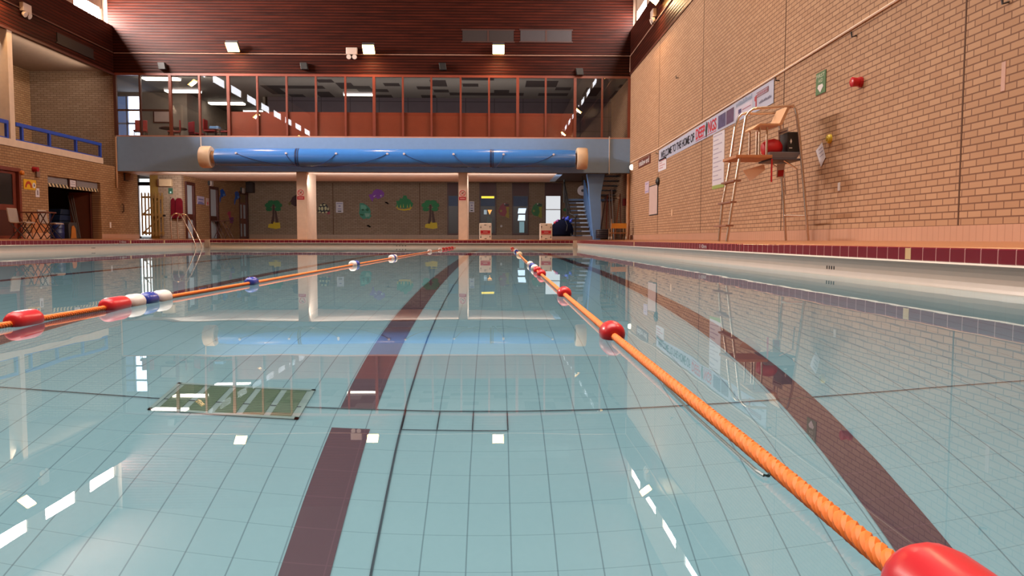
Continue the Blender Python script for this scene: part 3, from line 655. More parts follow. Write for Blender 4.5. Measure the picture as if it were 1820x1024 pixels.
p, q = onY(1435, 384, YN), onY(1394, 383, YR); part('cross_bar', MB().tube([p, q], .016, 8), METAL_W, t); 
part('footboard', MB().box(3.56, 4.1, YN-.03, YR+.03, 1.50, 1.545), pm('#b87a50', .5), t, 'brown wooden footboard', bevel=.005)
for x in (3.94, 4.05):
    for y in (YN+.08, YR-.08): part('seat_post', MB().tube([(x, y, 1.545), (x, y, 1.96)], .016, 8), METAL_W, t)
part('seat', MB().prism([(3.84, YN+.04, 1.92), (3.93, YN+.04, 1.985), (4.22, YN+.04, 1.985), (4.27, YN+.04, 2.0), (4.27, YN+.04, 2.03), (4.21, YN+.04, 2.012), (3.93, YN+.04, 2.012), (3.83, YN+.04, 1.94)], (0, .5, 0)), pm('#cf9c74', .4), t, 'curved plywood seat')
part('backrest', MB().prism([(4.22, YN+.06, 2.0), (4.27, YN+.06, 2.0), (4.385, YN+.06, 2.27), (4.345, YN+.06, 2.27)], (0, .46, 0)), pm('#d8ac88', .4), t, 'pale plywood backrest')
part('equipment_shelf', MB().box(4.1, 4.56, YN+.02, YR-.02, 1.47, 1.5), pm('#4e4850', .5), t, 'dark grey shelf behind the seat', bevel=.01)
for y in (YN+.05, YR-.05): part('shelf_bracket', MB().tube([(4.3, y, 1.47), (4.5, y, 1.35), (4.53, y, 1.0)], .012, 6), METAL_W, t)
tr = MB(); tr.prism([(4.11, YN+.06, 1.5), (4.5, YN+.06, 1.5), (4.56, YN+.06, 1.6), (4.09, YN+.06, 1.6)], (0, .44, 0)); solo('equipment_tray', tr, pm('#6c6468', .5), 'grey tray resting on the shelf of the lifeguard chair', 'tray', bevel=.01)
q = [onY(*p, 11.42) for p in ((1391, 264), (1391, 241), (1416, 237), (1416, 262))]
t2 = thing('first_aid_case', 'black case with a white diamond emblem on the lifeguard chair shelf', 'case', (4.46, 11.5, 1.6))
part('case_body', MB().box(4.37, 4.56, 11.4, 11.72, 1.6, 1.9), pm('#1d1a1c', .45), t2, bevel=.012)
part('emblem', MB().prism([(4.42, 11.399, 1.80), (4.435, 11.399, 1.76), (4.42, 11.399, 1.72), (4.405, 11.399, 1.76)], (0, -.002, 0)).box(4.395, 4.44, 11.396, 11.399, 1.655, 1.668), WHITE, t2, 'white diamond mark')
bg = MB(); bg.lathe([(0, .02), (.02, .09), (.08, .13), (.2, .14), (.27, .11), (.31, .05), (.32, .01)], (4.03, 11.55, 1.655), (1, 0, .12), 14)
solo('rescue_bag', bg, pm('#c01820', .5), 'crumpled red rescue bag behind the seat posts of the lifeguard chair', 'bag', smooth=True)
solo('red_strap', MB().box(4.095, 4.115, 11.3, 11.315, 1.15, 1.49), REDP, 'thin red strap hanging below the lifeguard chair shelf', 'strap')
t2 = thing('notice_sheet', 'white printed notice clipped beside the black case on the lifeguard chair', 'notice', (4.36, 11.62, 1.66))
part('sheet', MB().prism([onY(*p, 11.775) for p in ((1383, 232), (1401, 225), (1402, 262), (1385, 264))], (0, .004, 0)), PAPER, t2)
part('printed_lines', MB().prism([onY(*p, 11.773) for p in ((1385, 236), (1399, 231), (1399, 233), (1385, 238))], (0, -.002, 0)).prism([onY(*p, 11.773) for p in ((1386, 243), (1395, 240), (1395, 242), (1386, 245))], (0, -.002, 0)).prism([onY(*p, 11.773) for p in ((1386, 249), (1394, 247), (1394, 249), (1386, 251))], (0, -.002, 0)), pm('#7a7090', .7), t2)
solo('loose_sheet', MB().prism([onY(*p, 11.45) for p in ((1320, 303), (1358, 292), (1360, 302), (1333, 323))], (0, .004, 0)), pm('#ead2c6', .7), 'blank pinkish sheet hanging under the footboard of the lifeguard chair', 'paper')
t2 = thing('warning_card', 'small white card with a red square below the lifeguard chair shelf', 'notice', (4.4, 11.7, 1.2))
part('card', MB().prism([onY(*p, 11.7) for p in ((1381, 292), (1395, 291), (1393, 315), (1380, 316))], (0, .004, 0)), PAPER, t2)
part('red_square', MB().prism([onY(*p, 11.697) for p in ((1383, 303), (1393, 302), (1392, 313), (1382, 314))], (0, -.002, 0)), REDP, t2)
# ------------------------------------------------------------------ pool ladder at the far left corner
A, B = 24.9, 25.4
t = thing('pool_ladder', 'steel pool ladder with arched handrails at the far left corner', 'pool ladder', (-10.0, 25.15, ZD))
def rail(Y, x0, x1):
    def zl(x): return ZD+(ZW-ZD)*(XL-.03-x)/3.8
    pts = [(x0, Y, zl(x0)+.002), (x0-.02, Y, .85)]
    for k in range(1, 8): an = PI*k/8; pts.append((x0+.17-.19*math.cos(an), Y, .9+.2*math.sin(an)))
    pts += [(x0+.42, Y, .82), (x0+.6, Y, .45), (x1, Y, .12), (x1+.02, Y, -.2), (x1+.02, Y, -1.1)]
    return MB().tube(pts, .021, 10)
part('handrail', rail(A, -10.36, -9.62), METAL_W, t, smooth=True); part('handrail', rail(B, -10.36, -9.62), METAL_W, t, smooth=True)
for z in (-.3, -.58, -.86): part('tread', MB().box(-9.66, -9.54, A, B, z-.015, z+.015), METAL, t)
# ------------------------------------------------------------------ lane number blocks on the far edge
def edge_block(px0, px1, lab, d_):
    x0 = onY(px0, 420, 26.05)[0]; x1 = onY(px1, 420, 26.05)[0]; y0, y1, z0, z1 = 26.05, 26.4, ZD+.006, .835
    t = thing('starting_block', lab, 'starting block', ((x0+x1)/2, 26.2, z0), 'white starting blocks on the far pool edge')
    part('block_body', MB().box(x0, x1, y0, y1, z0, z1), pm('#eedccc', .5), t, bevel=.015)
    w = x1-x0; yf = y0-.003
    part('warning_band', MB().box(x0+.04, x1-.04, yf, y0, z0+.22, z0+.33), REDP, t, 'red band with white wording')
    part('band_stripe', MB().box(x0+.04, x1-.04, yf, y0, z0+.185, z0+.205), REDP, t)
    part('band_lettering', MB().box(x0+w*.32, x0+w*.68, yf-.002, yf, z0+.265, z0+.285), pm('#e0b8b0'), t)
    def arrow(cx, cz, dx, dz, L=.09):
        D = Vector((dx, 0, dz)); S = Vector((dz, 0, -dx)); c = Vector((cx, yf, cz)); a = c-D*L*.5; h = c+D*L*.05; e = c+D*L*.5
        return MB().prism([a+S*.006, h+S*.006, h+S*.024, e, h-S*.024, h-S*.006, a-S*.006], (0, .003, 0))
    for cx, cz, dx, dz in ((x0+w/2, z1-.06, -d_, 0), (x0+w/2, z0+.05, d_, 0), (x0+.05, z1-.13, 0, -d_), (x1-.05, z1-.13, 0, d_), (x0+.05, z0+.11, 0, -d_), (x1-.05, z0+.11, 0, d_)):
        part('arrow', arrow(cx, cz, dx, dz), BLACK, t)
edge_block(852, 873.5, 'left one of two white starting blocks on the far edge, below the lamp-lit window', 1)
edge_block(960, 981.5, 'right one of two white starting blocks on the far edge, beside the navy bag', -1)
# ------------------------------------------------------------------ right wall signs
def wall_rect(py_z, e=.0): pass
t = thing('welcome_banner', 'long pale banner reading WELCOME TO THE HOME OF DEEPINGS on the right wall', 'banner', (WR, 18.2, 2.65))
mb = MB(); mb.quad((WR-.012, 22.88, 2.58), (WR-.012, 13.52, 2.70), (WR-.012, 13.52, 3.12), (WR-.012, 22.88, 2.94)); part('banner_sheet', mb, pm('#b9bcd0', .6, var=.05), t)
def bz(y, f):  # height on banner at distance y, fraction f from bottom
    k = (22.88-y)/9.36; return (2.58+.12*k)*(1-f)+(2.94+.18*k)*f
def btext(txt, ya, yb, f0, f1, m_, nm='lettering'):
    z0, z1 = bz(ya, f0), bz(ya, f1); dz = (bz(yb, f0)-z0)/(ya-yb)
    return lettering(txt, (WR-.016, ya, z0), (0, -1, dz), (ya-yb), z1-z0, m_, t, nm, bold=.022)
btext('WELCOME TO THE HOME OF', 22.6, 18.85, .2, .78, pm('#1e1f2c'))
btext('DEEP', 18.7, 17.9, .2, .85, pm('#d02238')); btext('NGS', 17.62, 16.98, .2, .85, pm('#d02238'))
mb = MB(); yc = 17.76; mb.prism([(WR-.018, yc+.05, bz(yc, .05)), (WR-.018, yc+.1, bz(yc, .45)), (WR-.018, yc+.02, bz(yc, .95)), (WR-.018, yc-.05, bz(yc, .75)), (WR-.018, yc-.1, bz(yc, .9)), (WR-.018, yc-.06, bz(yc, .5)), (WR-.018, yc-.02, bz(yc, .05))], (.004, 0, 0)); part('swimmer_emblem', mb, pm('#2b3a36'), t, 'dark swimmer figure in the place of the letter I')
mb = MB()
def bq(ya, yb, f0, f1, off=.016): mb.quad((WR-off, ya, bz(ya, f0)), (WR-off, yb, bz(yb, f0)), (WR-off, yb, bz(yb, f1)), (WR-off, ya, bz(ya, f1)))
bq(18.7, 17.0, .1, .14); part('underline', mb, pm('#c04858'), t)
for ya, yb, c_ in ((16.85, 16.3, '#4a4470'), (16.25, 15.75, '#5a3c60')):
    mb = MB(); bq(ya, yb, .12, .84); o = part('photo_panel', mb, pm(c_, .5, var=.6, scale=9.), t, 'dark purple picture panel')
mb = MB(); bq(15.65, 14.62, .14, .66, .015); part('sponsor_panel', mb, pm('#d0c8d8', .6), t)
mb = MB(); bq(15.45, 15.27, .34, .54, .018); bq(15.4, 15.3, .26, .32, .018); part('sponsor_mark', mb, pm('#4a3a70'), t)
mb = MB(); bq(15.2, 14.7, .42, .46, .018); part('sponsor_text_line', mb, pm('#a05a78'), t)
mb = MB(); 
for k in range(14): y = 15.6-k*.07; bq(y, y-.05, .72+.03*random.random(), .86+.1*random.random(), .016)
part('crowd_silhouette', mb, pm('#8296b4'), t)
mb = MB(); bq(14.45, 14.38, .12, .74, .016); bq(14.5, 14.42, .5, .7, .017); part('red_swoosh', mb, pm('#b23444'), t)
mb = MB(); bq(14.4, 13.78, .6, .63, .017); bq(14.4, 13.78, .8, .83, .017); bq(13.8, 13.77, .6, .83, .017); part('name_box', mb, pm('#7c2434'), t)
mb = MB()
for k in range(8): y = 14.35-k*.07; bq(y, y-.04, .66, .77, .017)
part('name_lettering', mb, pm('#a04050'), t)
mb = MB()
for k in range(10): y = 14.25-k*.065; bq(y, y-.045, .28, .36+.02*(k % 3), .017)
part('contact_lettering', mb, pm('#6c6c86'), t)
for y in (13.3, 23.05): solo('wall_hook', MB().tube([(WR, y, bz(y, .8)), (WR-.06, y, bz(y, .8)), (WR-.06, y, bz(y, .8)+.05)], .012, 6), DGREY, 'small dark hook at the %s end of the welcome banner' % ('near' if y < 20 else 'far'), 'hook')
def board(name, lab, cat, y0, y1, z0, z1, mt, lines=(), th=.012, tilt=0, linecol='#8c84a0', extra=None):
    t = thing(name, lab, cat, (WR, (y0+y1)/2, z0)); part('sheet', MB().box(WR-th, WR, min(y0, y1), max(y0, y1), z0, z1), mt, t)
    if lines:
        mb = MB(); 
        for f, a, b in lines:
            z = z0+(z1-z0)*f; ya = y0+(y1-y0)*a; yb = y0+(y1-y0)*b; mb.box(WR-th-.002, WR-th, min(ya, yb), max(ya, yb), z-.012, z+.012)
        part('printed_lines', mb, pm(linecol, .7), t)
    return t
t = board('rules_poster', 'tall narrow white list poster on the right wall behind the lifeguard chair ladder', 'poster', 17.23, 16.37, 1.5, 2.64, PAPER, [(.95-.085*k, .06, .8-.3*(k % 2)) for k in range(11)], linecol='#b0a6b8')
part('green_strip', MB().box(WR-.012, WR, 16.37, 17.23, 1.42, 1.5), pm('#9aaa58', .6), t, 'green bottom strip')
t = board('depth_sign', 'brown sign reading shallow end on the right wall near the far corner', 'sign', 26.1, 24.15, 2.70, 2.97, pm('#6a3426', .5), th=.02)
lettering('shallow end', (WR-.022, 25.95, 2.745), (0, -1, 0), 1.65, .18, WHITE, t, bold=.015)
board('notice_sheet', 'white notice with small red heading under the left end of the welcome banner', 'notice', 22.95, 21.9, 2.31, 2.66, PAPER, [(.85, .1, .9), (.65, .1, .5), (.45, .1, .85), (.25, .1, .6)], linecol='#c08488')
t = thing('whiteboard', 'blank white board with thin dark frame on the far part of the right wall', 'whiteboard', (WR, 23.6, 1.04))
part('frame', MB().box(WR-.02, WR, 22.96, 24.22, 1.04, 1.97), DGREY, t); part('panel', MB().box(WR-.025, WR-.02, 23.0, 24.18, 1.07, 1.94), pm('#d6bcb4', .4), t)
board('notice_sheet', 'small lilac notice left of the white board on the right wall', 'notice', 24.95, 24.32, 1.78, 2.15, pm('#c8b4c4', .6), [(.8, .2, .8), (.15, .1, .9)], linecol='#8880b0')
solo('wall_bell', MB().lathe([(0, .02), (0, .12), (.05, .12), (.09, .06), (.1, .01)], (WR, 22.9, 2.03), (-1, 0, 0), 16), BLACK, 'round black bell above the white board', 'bell', smooth=True)
t = thing('first_aid_sign', 'green FIRST AID sign with a white down arrow on the right wall', 'sign', (WR, 11.57, 2.49)); y0, y1 = 11.74, 11.4
part('plate', MB().box(WR-.012, WR, y1, y0, 2.49, 2.82), pm('#3f6b3c', .5), t)
lettering('FIRST', (WR-.014, y0-.03, 2.735), (0, -1, 0), .28, .055, pm('#c8d0b8'), t); lettering('AID', (WR-.014, y0-.09, 2.665), (0, -1, 0), .16, .05, pm('#c8d0b8'), t)
part('arrow', MB().prism([(WR-.013, y0-.1, 2.63), (WR-.013, y0-.24, 2.63), (WR-.013, y0-.27, 2.59), (WR-.013, y0-.17, 2.51), (WR-.013, y0-.07, 2.59)], (-.003, 0, 0)), WHITE, t)
q = onX(1531, 146, WR); t = thing('alarm_sounder', 'red alarm sounder on the right brick wall, right of the green sign', 'alarm', (WR, q[1], q[2]-.06))
part('base', MB().lathe([(0, .01), (0, .07), (.04, .07), (.04, .01)], (WR, q[1], q[2]), (-1, 0, 0), 14), pm('#b01824', .4), t); part('horn', MB().lathe([(.04, .01), (.04, .055), (.13, .065), (.14, .05), (.14, .01)], (WR, q[1], q[2]), (-1, 0, 0), 14), pm('#c01c2a', .3), t, smooth=True)
q = onX(1476, 247, WR); t = thing('push_button', 'yellow emergency push button on the right wall beside the tilted sheet', 'alarm button', (WR, q[1], q[2]-.06))
part('housing', MB().lathe([(0, .01), (0, .065), (.03, .065), (.05, .05), (.05, .01)], (WR, q[1], q[2]), (-1, 0, 0), 14), pm('#d0b838', .4), t, smooth=True); part('button', MB().lathe([(.05, .03), (.065, .025), (.065, .005)], (WR, q[1], q[2]), (-1, 0, 0), 10), pm('#a88c20', .4), t)
t = thing('tilted_sheet', 'white paper pinned at a tilt on the right wall right of the lifeguard chair', 'paper', (WR, 11.5, 1.4)); 
part('sheet', MB().prism([(WR-.006, *onX(*p, WR)[1:]) for p in ((1451, 268), (1462, 253), (1468, 280), (1460, 297))], (-.003, 0, 0)), PAPER, t)
mb = MB()
for a, b in (((1456, 268), (1463, 262)), ((1457, 274), (1464, 268)), ((1458, 280), (1465, 274))):
    p, q = onX(*a, WR), onX(*b, WR); mb.prism([(WR-.0095, p[1], p[2]), (WR-.0095, q[1], q[2]), (WR-.0095, q[1], q[2]+.012), (WR-.0095, p[1], p[2]+.012)], (-.001, 0, 0))
part('printed_lines', mb, pm('#8c84a0'), t)
q = onX(1492, 332, WR); solo('wall_socket', MB().box(WR-.012, WR, q[1]-.035, q[1]+.035, q[2]-.06, q[2]+.06), WHITE, 'white blank plate low on the right wall under the tilted sheet', 'wall plate', bevel=.004)
q = onX(1784, 136, WR); solo('wall_plate', MB().box(WR-.006, WR, q[1]-.03, q[1]+.03, q[2]-.14, q[2]+.14), pm('#c8a090', .6), 'pale tape patch high on the right wall near the picture edge', 'patch')
for px, py, lab in ((1206, 138, 'small dark hook high on the right wall above the far end of the banner'), (1522, 63, 'small dark hook on the right wall above the alarm sounder'), (1793, 3, 'dark hook at the top right picture edge')):
    q = onX(px, py, WR); solo('wall_hook', MB().tube([(WR, q[1], q[2]), (WR-.06, q[1], q[2]-.02), (WR-.07, q[1], q[2]+.05)], .013, 6), DGREY, lab, 'hook')
q = onX(1195, 378, WR); solo('wall_switch', MB().box(WR-.015, WR, q[1]-.08, q[1]+.08, q[2]-.09, q[2]+.09), pm('#e0bc98'), 'small pale switch low on the right wall right of the white board', 'switch', bevel=.004)
q = onX(1121, 299, WR); solo('corner_lamp', MB().lathe([(0, .02), (0, .1), (.06, .1), (.1, .06), (.1, .01)], (WR-.002, 27.3, q[2]), (-1, 0, 0), 12), em('#fff2dc', 2.2), 'small round white lamp in the far corner of the right wall', 'lamp', smooth=True)
# depth marks on the tiles
def mark(text, px, py, side, lab):
    X = XR if side == 'R' else XL; q = onX(px, py, X); s = -1 if side == 'R' else 1
    t = thing('depth_mark', lab, 'depth marking', (X, q[1], .17)); x = X+.003*s
    part('tile', MB().box(min(x, X), max(x, X), q[1]-.2, q[1]+.2, .172, .24), pm('#7a1f30', .3), t)
    lettering(text, (x+.001*s, q[1]+.17*(1 if s < 0 else -1), .182), (0, s, 0), .34, .05, WHITE, t)
mark('1·0m', 1250, 438, 'R', 'white 1·0m depth marking on the right hand red tiles')
mark('1·0m', 218, 430, 'L', 'white 1·0m depth marking on the left hand red tiles')
for px, py, sd, lab in ((1614, 452, 'R', 'cream marker tile in the red tile band near the right picture edge'), (1127, 432, 'R', 'cream marker tile in the right hand red band near the far corner'), (232, 429, 'L', 'white marker tile in the left hand red band beside the depth marking'), (292, 429, 'L', 'cream marker tile in the left hand red band near the ladder')):
    X = XR if sd == 'R' else XL; s = -1 if sd == 'R' else 1; q = onX(px, py, X); x = X+.002*s
    solo('marker_tile', MB().box(min(x, X), max(x, X), q[1]-.035, q[1]+.035, .167, .243), pm('#d8b888', .35), lab, 'tile')
# ------------------------------------------------------------------ left wall things
def lbox(mb, py0, pz0, th, x=WL): pass
q0, q1 = onX(41, 318, WL), onX(64, 340, WL)
t = thing('safety_sign', 'yellow sign with a dark red arc symbol beside the left door', 'sign', (WL, (q0[1]+q1[1])/2, q1[2]))
ya, yb, za, zb = q0[1], q1[1], q1[2]+.03, q0[2]+.0
part('plate', MB().box(WL, WL+.012, ya, yb, za, zb), pm('#e2b020', .45), t)
mb = MB(); c = (ya+(yb-ya)*.38, za+(zb-za)*.18); pts = [(WL+.013, c[0]-.16*math.cos(PI*k/8), c[1]+.19*math.sin(PI*k/8)) for k in range(9)]+[(WL+.013, c[0]+.10*math.cos(PI*k/8), c[1]+.11*math.sin(PI*k/8)) for k in range(9)]
mb.prism(pts, (.003, 0, 0)); part('arc_symbol', mb, pm('#b0381c', .5), t); 
part('white_panel', MB().lathe([(0, .01), (0, .08), (.004, .08), (.004, .01)], (WL+.012, yb-.11, za+.13), (1, 0, 0), 14), PAPER, t)
part('figure_mark', MB().prism([(WL+.017, yb-.11, za+.19), (WL+.017, yb-.07, za+.13), (WL+.017, yb-.11, za+.08), (WL+.017, yb-.13, za+.13)], (.002, 0, 0)), DGREY, t)
q = onX(66, 342, WL); t = thing('small_notice', 'small white rounded notice under the yellow sign', 'notice', (WL, q[1], q[2]-.14))
part('plate', MB().box(WL, WL+.012, q[1]-.09, q[1]+.1, q[2]-.14, q[2]+.12), PAPER, t, bevel=.005); part('symbol', MB().box(WL+.0125, WL+.014, q[1]-.03, q[1]+.04, q[2]-.08, q[2]+.06), pm('#8a7c84'), t)
q = onX(59, 301, WL); t = thing('alarm_sounder', 'red alarm sounder on the left wall above the yellow sign', 'alarm', (WL, q[1], q[2]-.06)); part('base', MB().lathe([(0, .01), (0, .08), (.04, .08), (.04, .01)], (WL, q[1], q[2]), (1, 0, 0), 14), pm('#8e1620', .4), t); part('horn', MB().lathe([(.04, .01), (.04, .06), (.14, .07), (.14, .01)], (WL, q[1], q[2]), (1, 0, 0), 14), pm('#a01824', .35), t, smooth=True)
q = onX(65, 309, WL); solo('junction_box', MB().box(WL, WL+.06, q[1]-.08, q[1]+.08, q[2]-.1, q[2]+.08), pm('#7c6456', .5), 'small brown-grey box right under the red alarm on the left wall', 'box', bevel=.006)
q = onX(35, 307, WL); solo('door_beacon', MB().lathe([(0, .02), (0, .07), (.06, .06), (.08, .02)], (WL+.012, q[1]+.05, q[2]), (1, 0, 0), 12), pm('#c8741c', .4), 'small orange beacon at the top corner of the left door', 'lamp', smooth=True)
q = onX(196, 400, WL); solo('wall_socket', MB().box(WL, WL+.015, q[1]-.05, q[1]+.05, q[2]-.1, q[2]+.1), WHITE, 'white wall plate low on the left brick wall right of the store opening', 'wall plate', bevel=.004)
q = onX(217, 370, WL); solo('wall_bracket', MB().tube([(WL, q[1], q[2]-.15), (WL+.06, q[1], q[2]-.13), (WL+.06, q[1], q[2]+.13), (WL, q[1], q[2]+.15)], .02, 6), pm('#4a2a1c'), 'short dark brown bracket on the brick wall left of the picket gate', 'bracket')
q = onX(234, 311, WL); t = thing('wall_speaker', 'brown speaker box on the brick wall under the left end of the balcony', 'speaker', (WL+.1, 28.7, 2.4)); part('cabinet', MB().box(WL+.03, WL+.22, 28.45, 28.7, 2.42, 2.66), pm('#8a6a56', .5), t, bevel=.01); part('side', MB().box(WL+.0, WL+.03, 28.4, 28.72, 2.4, 2.68), DGREY, t)
# roller shutter over the store opening
hz = N('hazard'); pz = hz.pos(); k_ = hz.math('LESS_THAN', hz.math('FRACT', hz.math('DIVIDE', hz.math('ADD', pz[1], hz.math('MULTIPLY', pz[2], .8)), .19)), .5); HAZ = hz.bsdf(hz.mix(k_, lin('#d8c49a'), lin('#1c1614')), .5)
t = thing('roller_shutter', 'grey raised roller shutter with striped hazard edge over the store opening', 'shutter', (WL-.15, 25.2, 1.9))
sh = grid('shutter_slats', 2, .055, None, 0, '#8c8688', '#6a6468', .008, rough=.5)
part('slat_curtain', MB().box(WL-.14, WL-.1, SY0, SY1, 1.98, 2.2), sh, t); part('bottom_bar', MB().box(WL-.15, WL-.08, SY0, SY1, 1.88, 1.98), HAZ, t, 'striped hazard bar')
t = thing('store_sign', 'small framed white sign hung in the middle of the shutter', 'sign', (WL-.06, 25.1, 1.92)); part('frame', MB().box(WL-.08, WL-.05, 24.87, 25.32, 1.93, 2.21), WOODDK, t); part('card', MB().box(WL-.05, WL-.045, 24.93, 25.26, 1.95, 2.16), PAPER, t); part('printed_lines', MB().box(WL-.045, WL-.044, 25.0, 25.2, 2.09, 2.11).box(WL-.045, WL-.044, 24.97, 25.22, 2.02, 2.04), pm('#8c84a0'), t)
# things in the store
t = thing('plywood_sheet', 'tall brown board standing at the right side of the store opening', 'panel', (WL-.5, 26.55, ZW)); part('leaf', MB().box(WL-1.0, WL-.31, 26.58, 26.64, ZW, 1.86), pm('#7a4632', .5), t); part('edge_strip', MB().box(WL-.31, WL-.28, 26.56, 26.66, ZW, 1.86), WOODDK, t)
def drum(x, y, r, h, col, lab):
    t = thing('storage_drum', lab, 'drum', (x, y, ZW)); 
    part('barrel', MB().lathe([(0, .02), (0, r*.92), (.03, r), (h*.33, r), (h*.35, r*1.04), (h*.38, r), (h*.66, r), (h*.68, r*1.04), (h*.71, r), (h-.03, r), (h, r*.93), (h, .02)], (x, y, ZW), (0, 0, 1), 20), pm(col, .35), t, smooth=True)
    part('lid', MB().lathe([(h, .02), (h, r*.98), (h+.03, r*.98), (h+.03, .02)], (x, y, ZW), (0, 0, 1), 20), pm('#27355e', .4), t)
drum(-14.35, 24.55, .34, .8, '#141f44', 'larger dark blue drum just inside the store opening'); drum(-14.2, 25.25, .22, .5, '#1c2a60', 'small blue drum right of the larger one in the store')
t = thing('wood_box', 'low wooden hoop-fronted box on the store floor', 'box', (-14.1, 25.75, ZW)); part('shell', MB().prism([(-13.95, 25.5, ZW+.002), (-13.95, 26.0, ZW+.002), (-13.95, 26.02, .75), (-13.95, 25.95, .82), (-13.95, 25.55, .82), (-13.95, 25.48, .75)], (-.3, 0, 0)), DGREY, t); part('front_board', MB().prism([(-13.94, 25.56, ZW+.01), (-13.94, 25.9, ZW+.01), (-13.94, 25.86, .62), (-13.94, 25.75, .72), (-13.94, 25.64, .68)], (.02, 0, 0)), pm('#b8702c', .6), t)
for i, (y, lean, lab) in enumerate(((26.2, .25, 'left pole leaning in the store'), (26.32, .18, 'middle pole leaning in the store'), (26.42, .1, 'right pole leaning in the store'))):
    solo('leaning_pole', MB().tube([(-13.95-.1*i, y, ZW+.01), (-14.3-.1*i, y+lean, 1.75)], .018, 6), pm('#6c6058', .4, .5), lab, 'pole')
t = thing('stacked_mats', 'heap of dark blue floats at the back right of the store', 'floats', (-14.75, 26.25, ZW))
for k in range(5): part('mat', MB().prism([(-15.0, 25.75+.05*k, ZW+.003+k*.2), (-15.0, 26.55, ZW+.003+k*.2), (-15.0, 26.55, ZW+.19+k*.2), (-15.0, 25.8+.05*k, ZW+.19+k*.2)], (.55, 0, 0)), pm(('#16243c', '#1c2c4c')[k % 2], .6), t, bevel=.02)
solo('store_notice', MB().box(-16.79, -16.78, 25.9, 26.7, 1.15, 1.5), pm('#6a5a54', .8), 'dim pale notice on the back wall of the store', 'notice')
# folding chairs and table on the left deck
def shell_chair():
    t = thing('folding_chair', 'x', 'chair', (0, 0, 0))
    # faces +x ; grey plastic shell
    prof = [(-.23, .80), (-.25, .78), (-.20, .46), (-.15, .41), (.0, .40), (.2, .42), (.26, .40), (.26, .425), (.2, .445), (0, .425), (-.13, .435), (-.17, .48), (-.205, .79)]
    SH = pm('#a8988e', .45)
    part('seat', MB().prism([(x, -.2, z) for x, z in prof if z < .47], (0, .4, 0)), SH, t, bevel=.01)
    b = [(-.23, .80), (-.25, .78), (-.20, .44), (-.165, .45), (-.215, .78)]
    part('backrest', MB().prism([(x, -.2, z) for x, z in b], (0, .4, 0)), SH, t, bevel=.01)
    part('hand_hole', MB().box(-.217, -.19, -.06, .06, .52, .57), BLACK, t)
    for y in (-.17, .17):
        part('leg', MB().tube([(-.16, y, .41), (.2, y, .0)], .012, 6), DGREY, t); part('leg', MB().tube([(.18, y, .41), (-.2, y, .0)], .012, 6), DGREY, t)
    return t
c1 = shell_chair(); c1.location = (-12.28, 20.22, ZW-.005); c1['label'] = 'grey plastic chair in front of the left door, at the left of the folding table'; c1['group'] = 'grey plastic chairs on the left deck'
dup(c1, (-12.2, 21.4, ZW-.008), 0, 'grey plastic chair at the right of the folding table, before the store opening', 'grey plastic chairs on the left deck')
def fold_table(x, y, w, d, h, lab, col, z=ZW):
    t = thing('folding_table', lab, 'table', (x, y, z))
    part('table_top', MB().box(x-w/2, x+w/2, y-d/2, y+d/2, z+h-.03, z+h), col, t, bevel=.004)
    n = max(1, round(w/.42)); s = w*.94/n
    for yy in (y-d/2+.06, y+d/2-.06):
        for k in range(n):
            a = x-w*.47+k*s; part('leg', MB().tube([(a, yy, z+.002), (a+s, yy, z+h-.03)], .012, 6), WOODDK, t); part('leg', MB().tube([(a+s, yy, z+.002), (a, yy, z+h-.03)], .012, 6), WOODDK, t)
    return t
fold_table(-12.2, 20.75, .8, .5, .72, 'dark folding table with crossed legs between the two grey chairs', pm('#6a3424', .5), ZW-.008)
fold_table(-11.5, 32.9, .75, .5, .78, 'small dark folding table under the two blue dolphins', WOODDK)
q = onX(70, 400, WL); t = thing('cork_board', 'low tan board leaning on the left wall behind the folding table', 'board', (WL+.03, 23.1, .5)); part('board', MB().box(WL+.005, WL+.03, 22.7, 23.5, ZW+.17, 1.02), pm('#b8784a', .7), t); part('foot', MB().box(WL+.013, WL+.05, 22.7, 23.5, ZW, ZW+.17), pm('#c89a7c', .6), t)
# ------------------------------------------------------------------ below the balcony: left end
mb = MB(); mb.box(-17, -14.37, 31.4, 31.6, ZW, 3.1); mb.box(-13.78, -12.1, 31.4, 31.6, ZW, 3.1); mb.box(-17.1, -17, 27.6, 31.6, ZW, 3.1); struct('wall_gate_lobby', mb, BRICK_F)
dd = struct('door_5', MB().box(-14.37, -14.3, 31.3, 31.45, ZW, 2.7).box(-13.85, -13.78, 31.3, 31.45, ZW, 2.7).box(-14.3, -13.85, 31.3, 31.45, 2.42, 2.56), WOODDK)
mb = MB(); mb.quad((-14.3, 31.4, ZW+.1), (-13.85, 31.4, ZW+.1), (-13.85, 31.4, 2.42), (-14.3, 31.4, 2.42)); struct('bright_pane', mb, em('#f2f6f8', 3.), dd)
mb = MB(); mb.quad((-14.3, 31.4, 2.56), (-13.85, 31.4, 2.56), (-13.85, 31.4, 2.7), (-14.3, 31.4, 2.7)); struct('bright_pane', mb, em('#eef4f6', 1.2), dd)
t = thing('picket_gate', 'timber picket gate with cross braces at the left end under the balcony', 'gate', (-12.96, 29.4, ZW))
TIM = pm('#8a6838', .6, var=.2); GX0, GX1, GY = -13.39, -12.54, 29.45
for k in range(7):
    x = GX0+.04+k*(GX1-GX0-.08)/6; part('picket', MB().prism([(x-.028, GY, ZW+.12), (x+.028, GY, ZW+.12), (x+.028, GY, 2.0), (x, GY, 2.05), (x-.028, GY, 2.0)], (0, .02, 0)), TIM, t)
for z in (.5, 1.2, 1.86): part('gate_rail', MB().box(GX0, GX1, GY+.02, GY+.05, z-.04, z+.04), TIM, t)
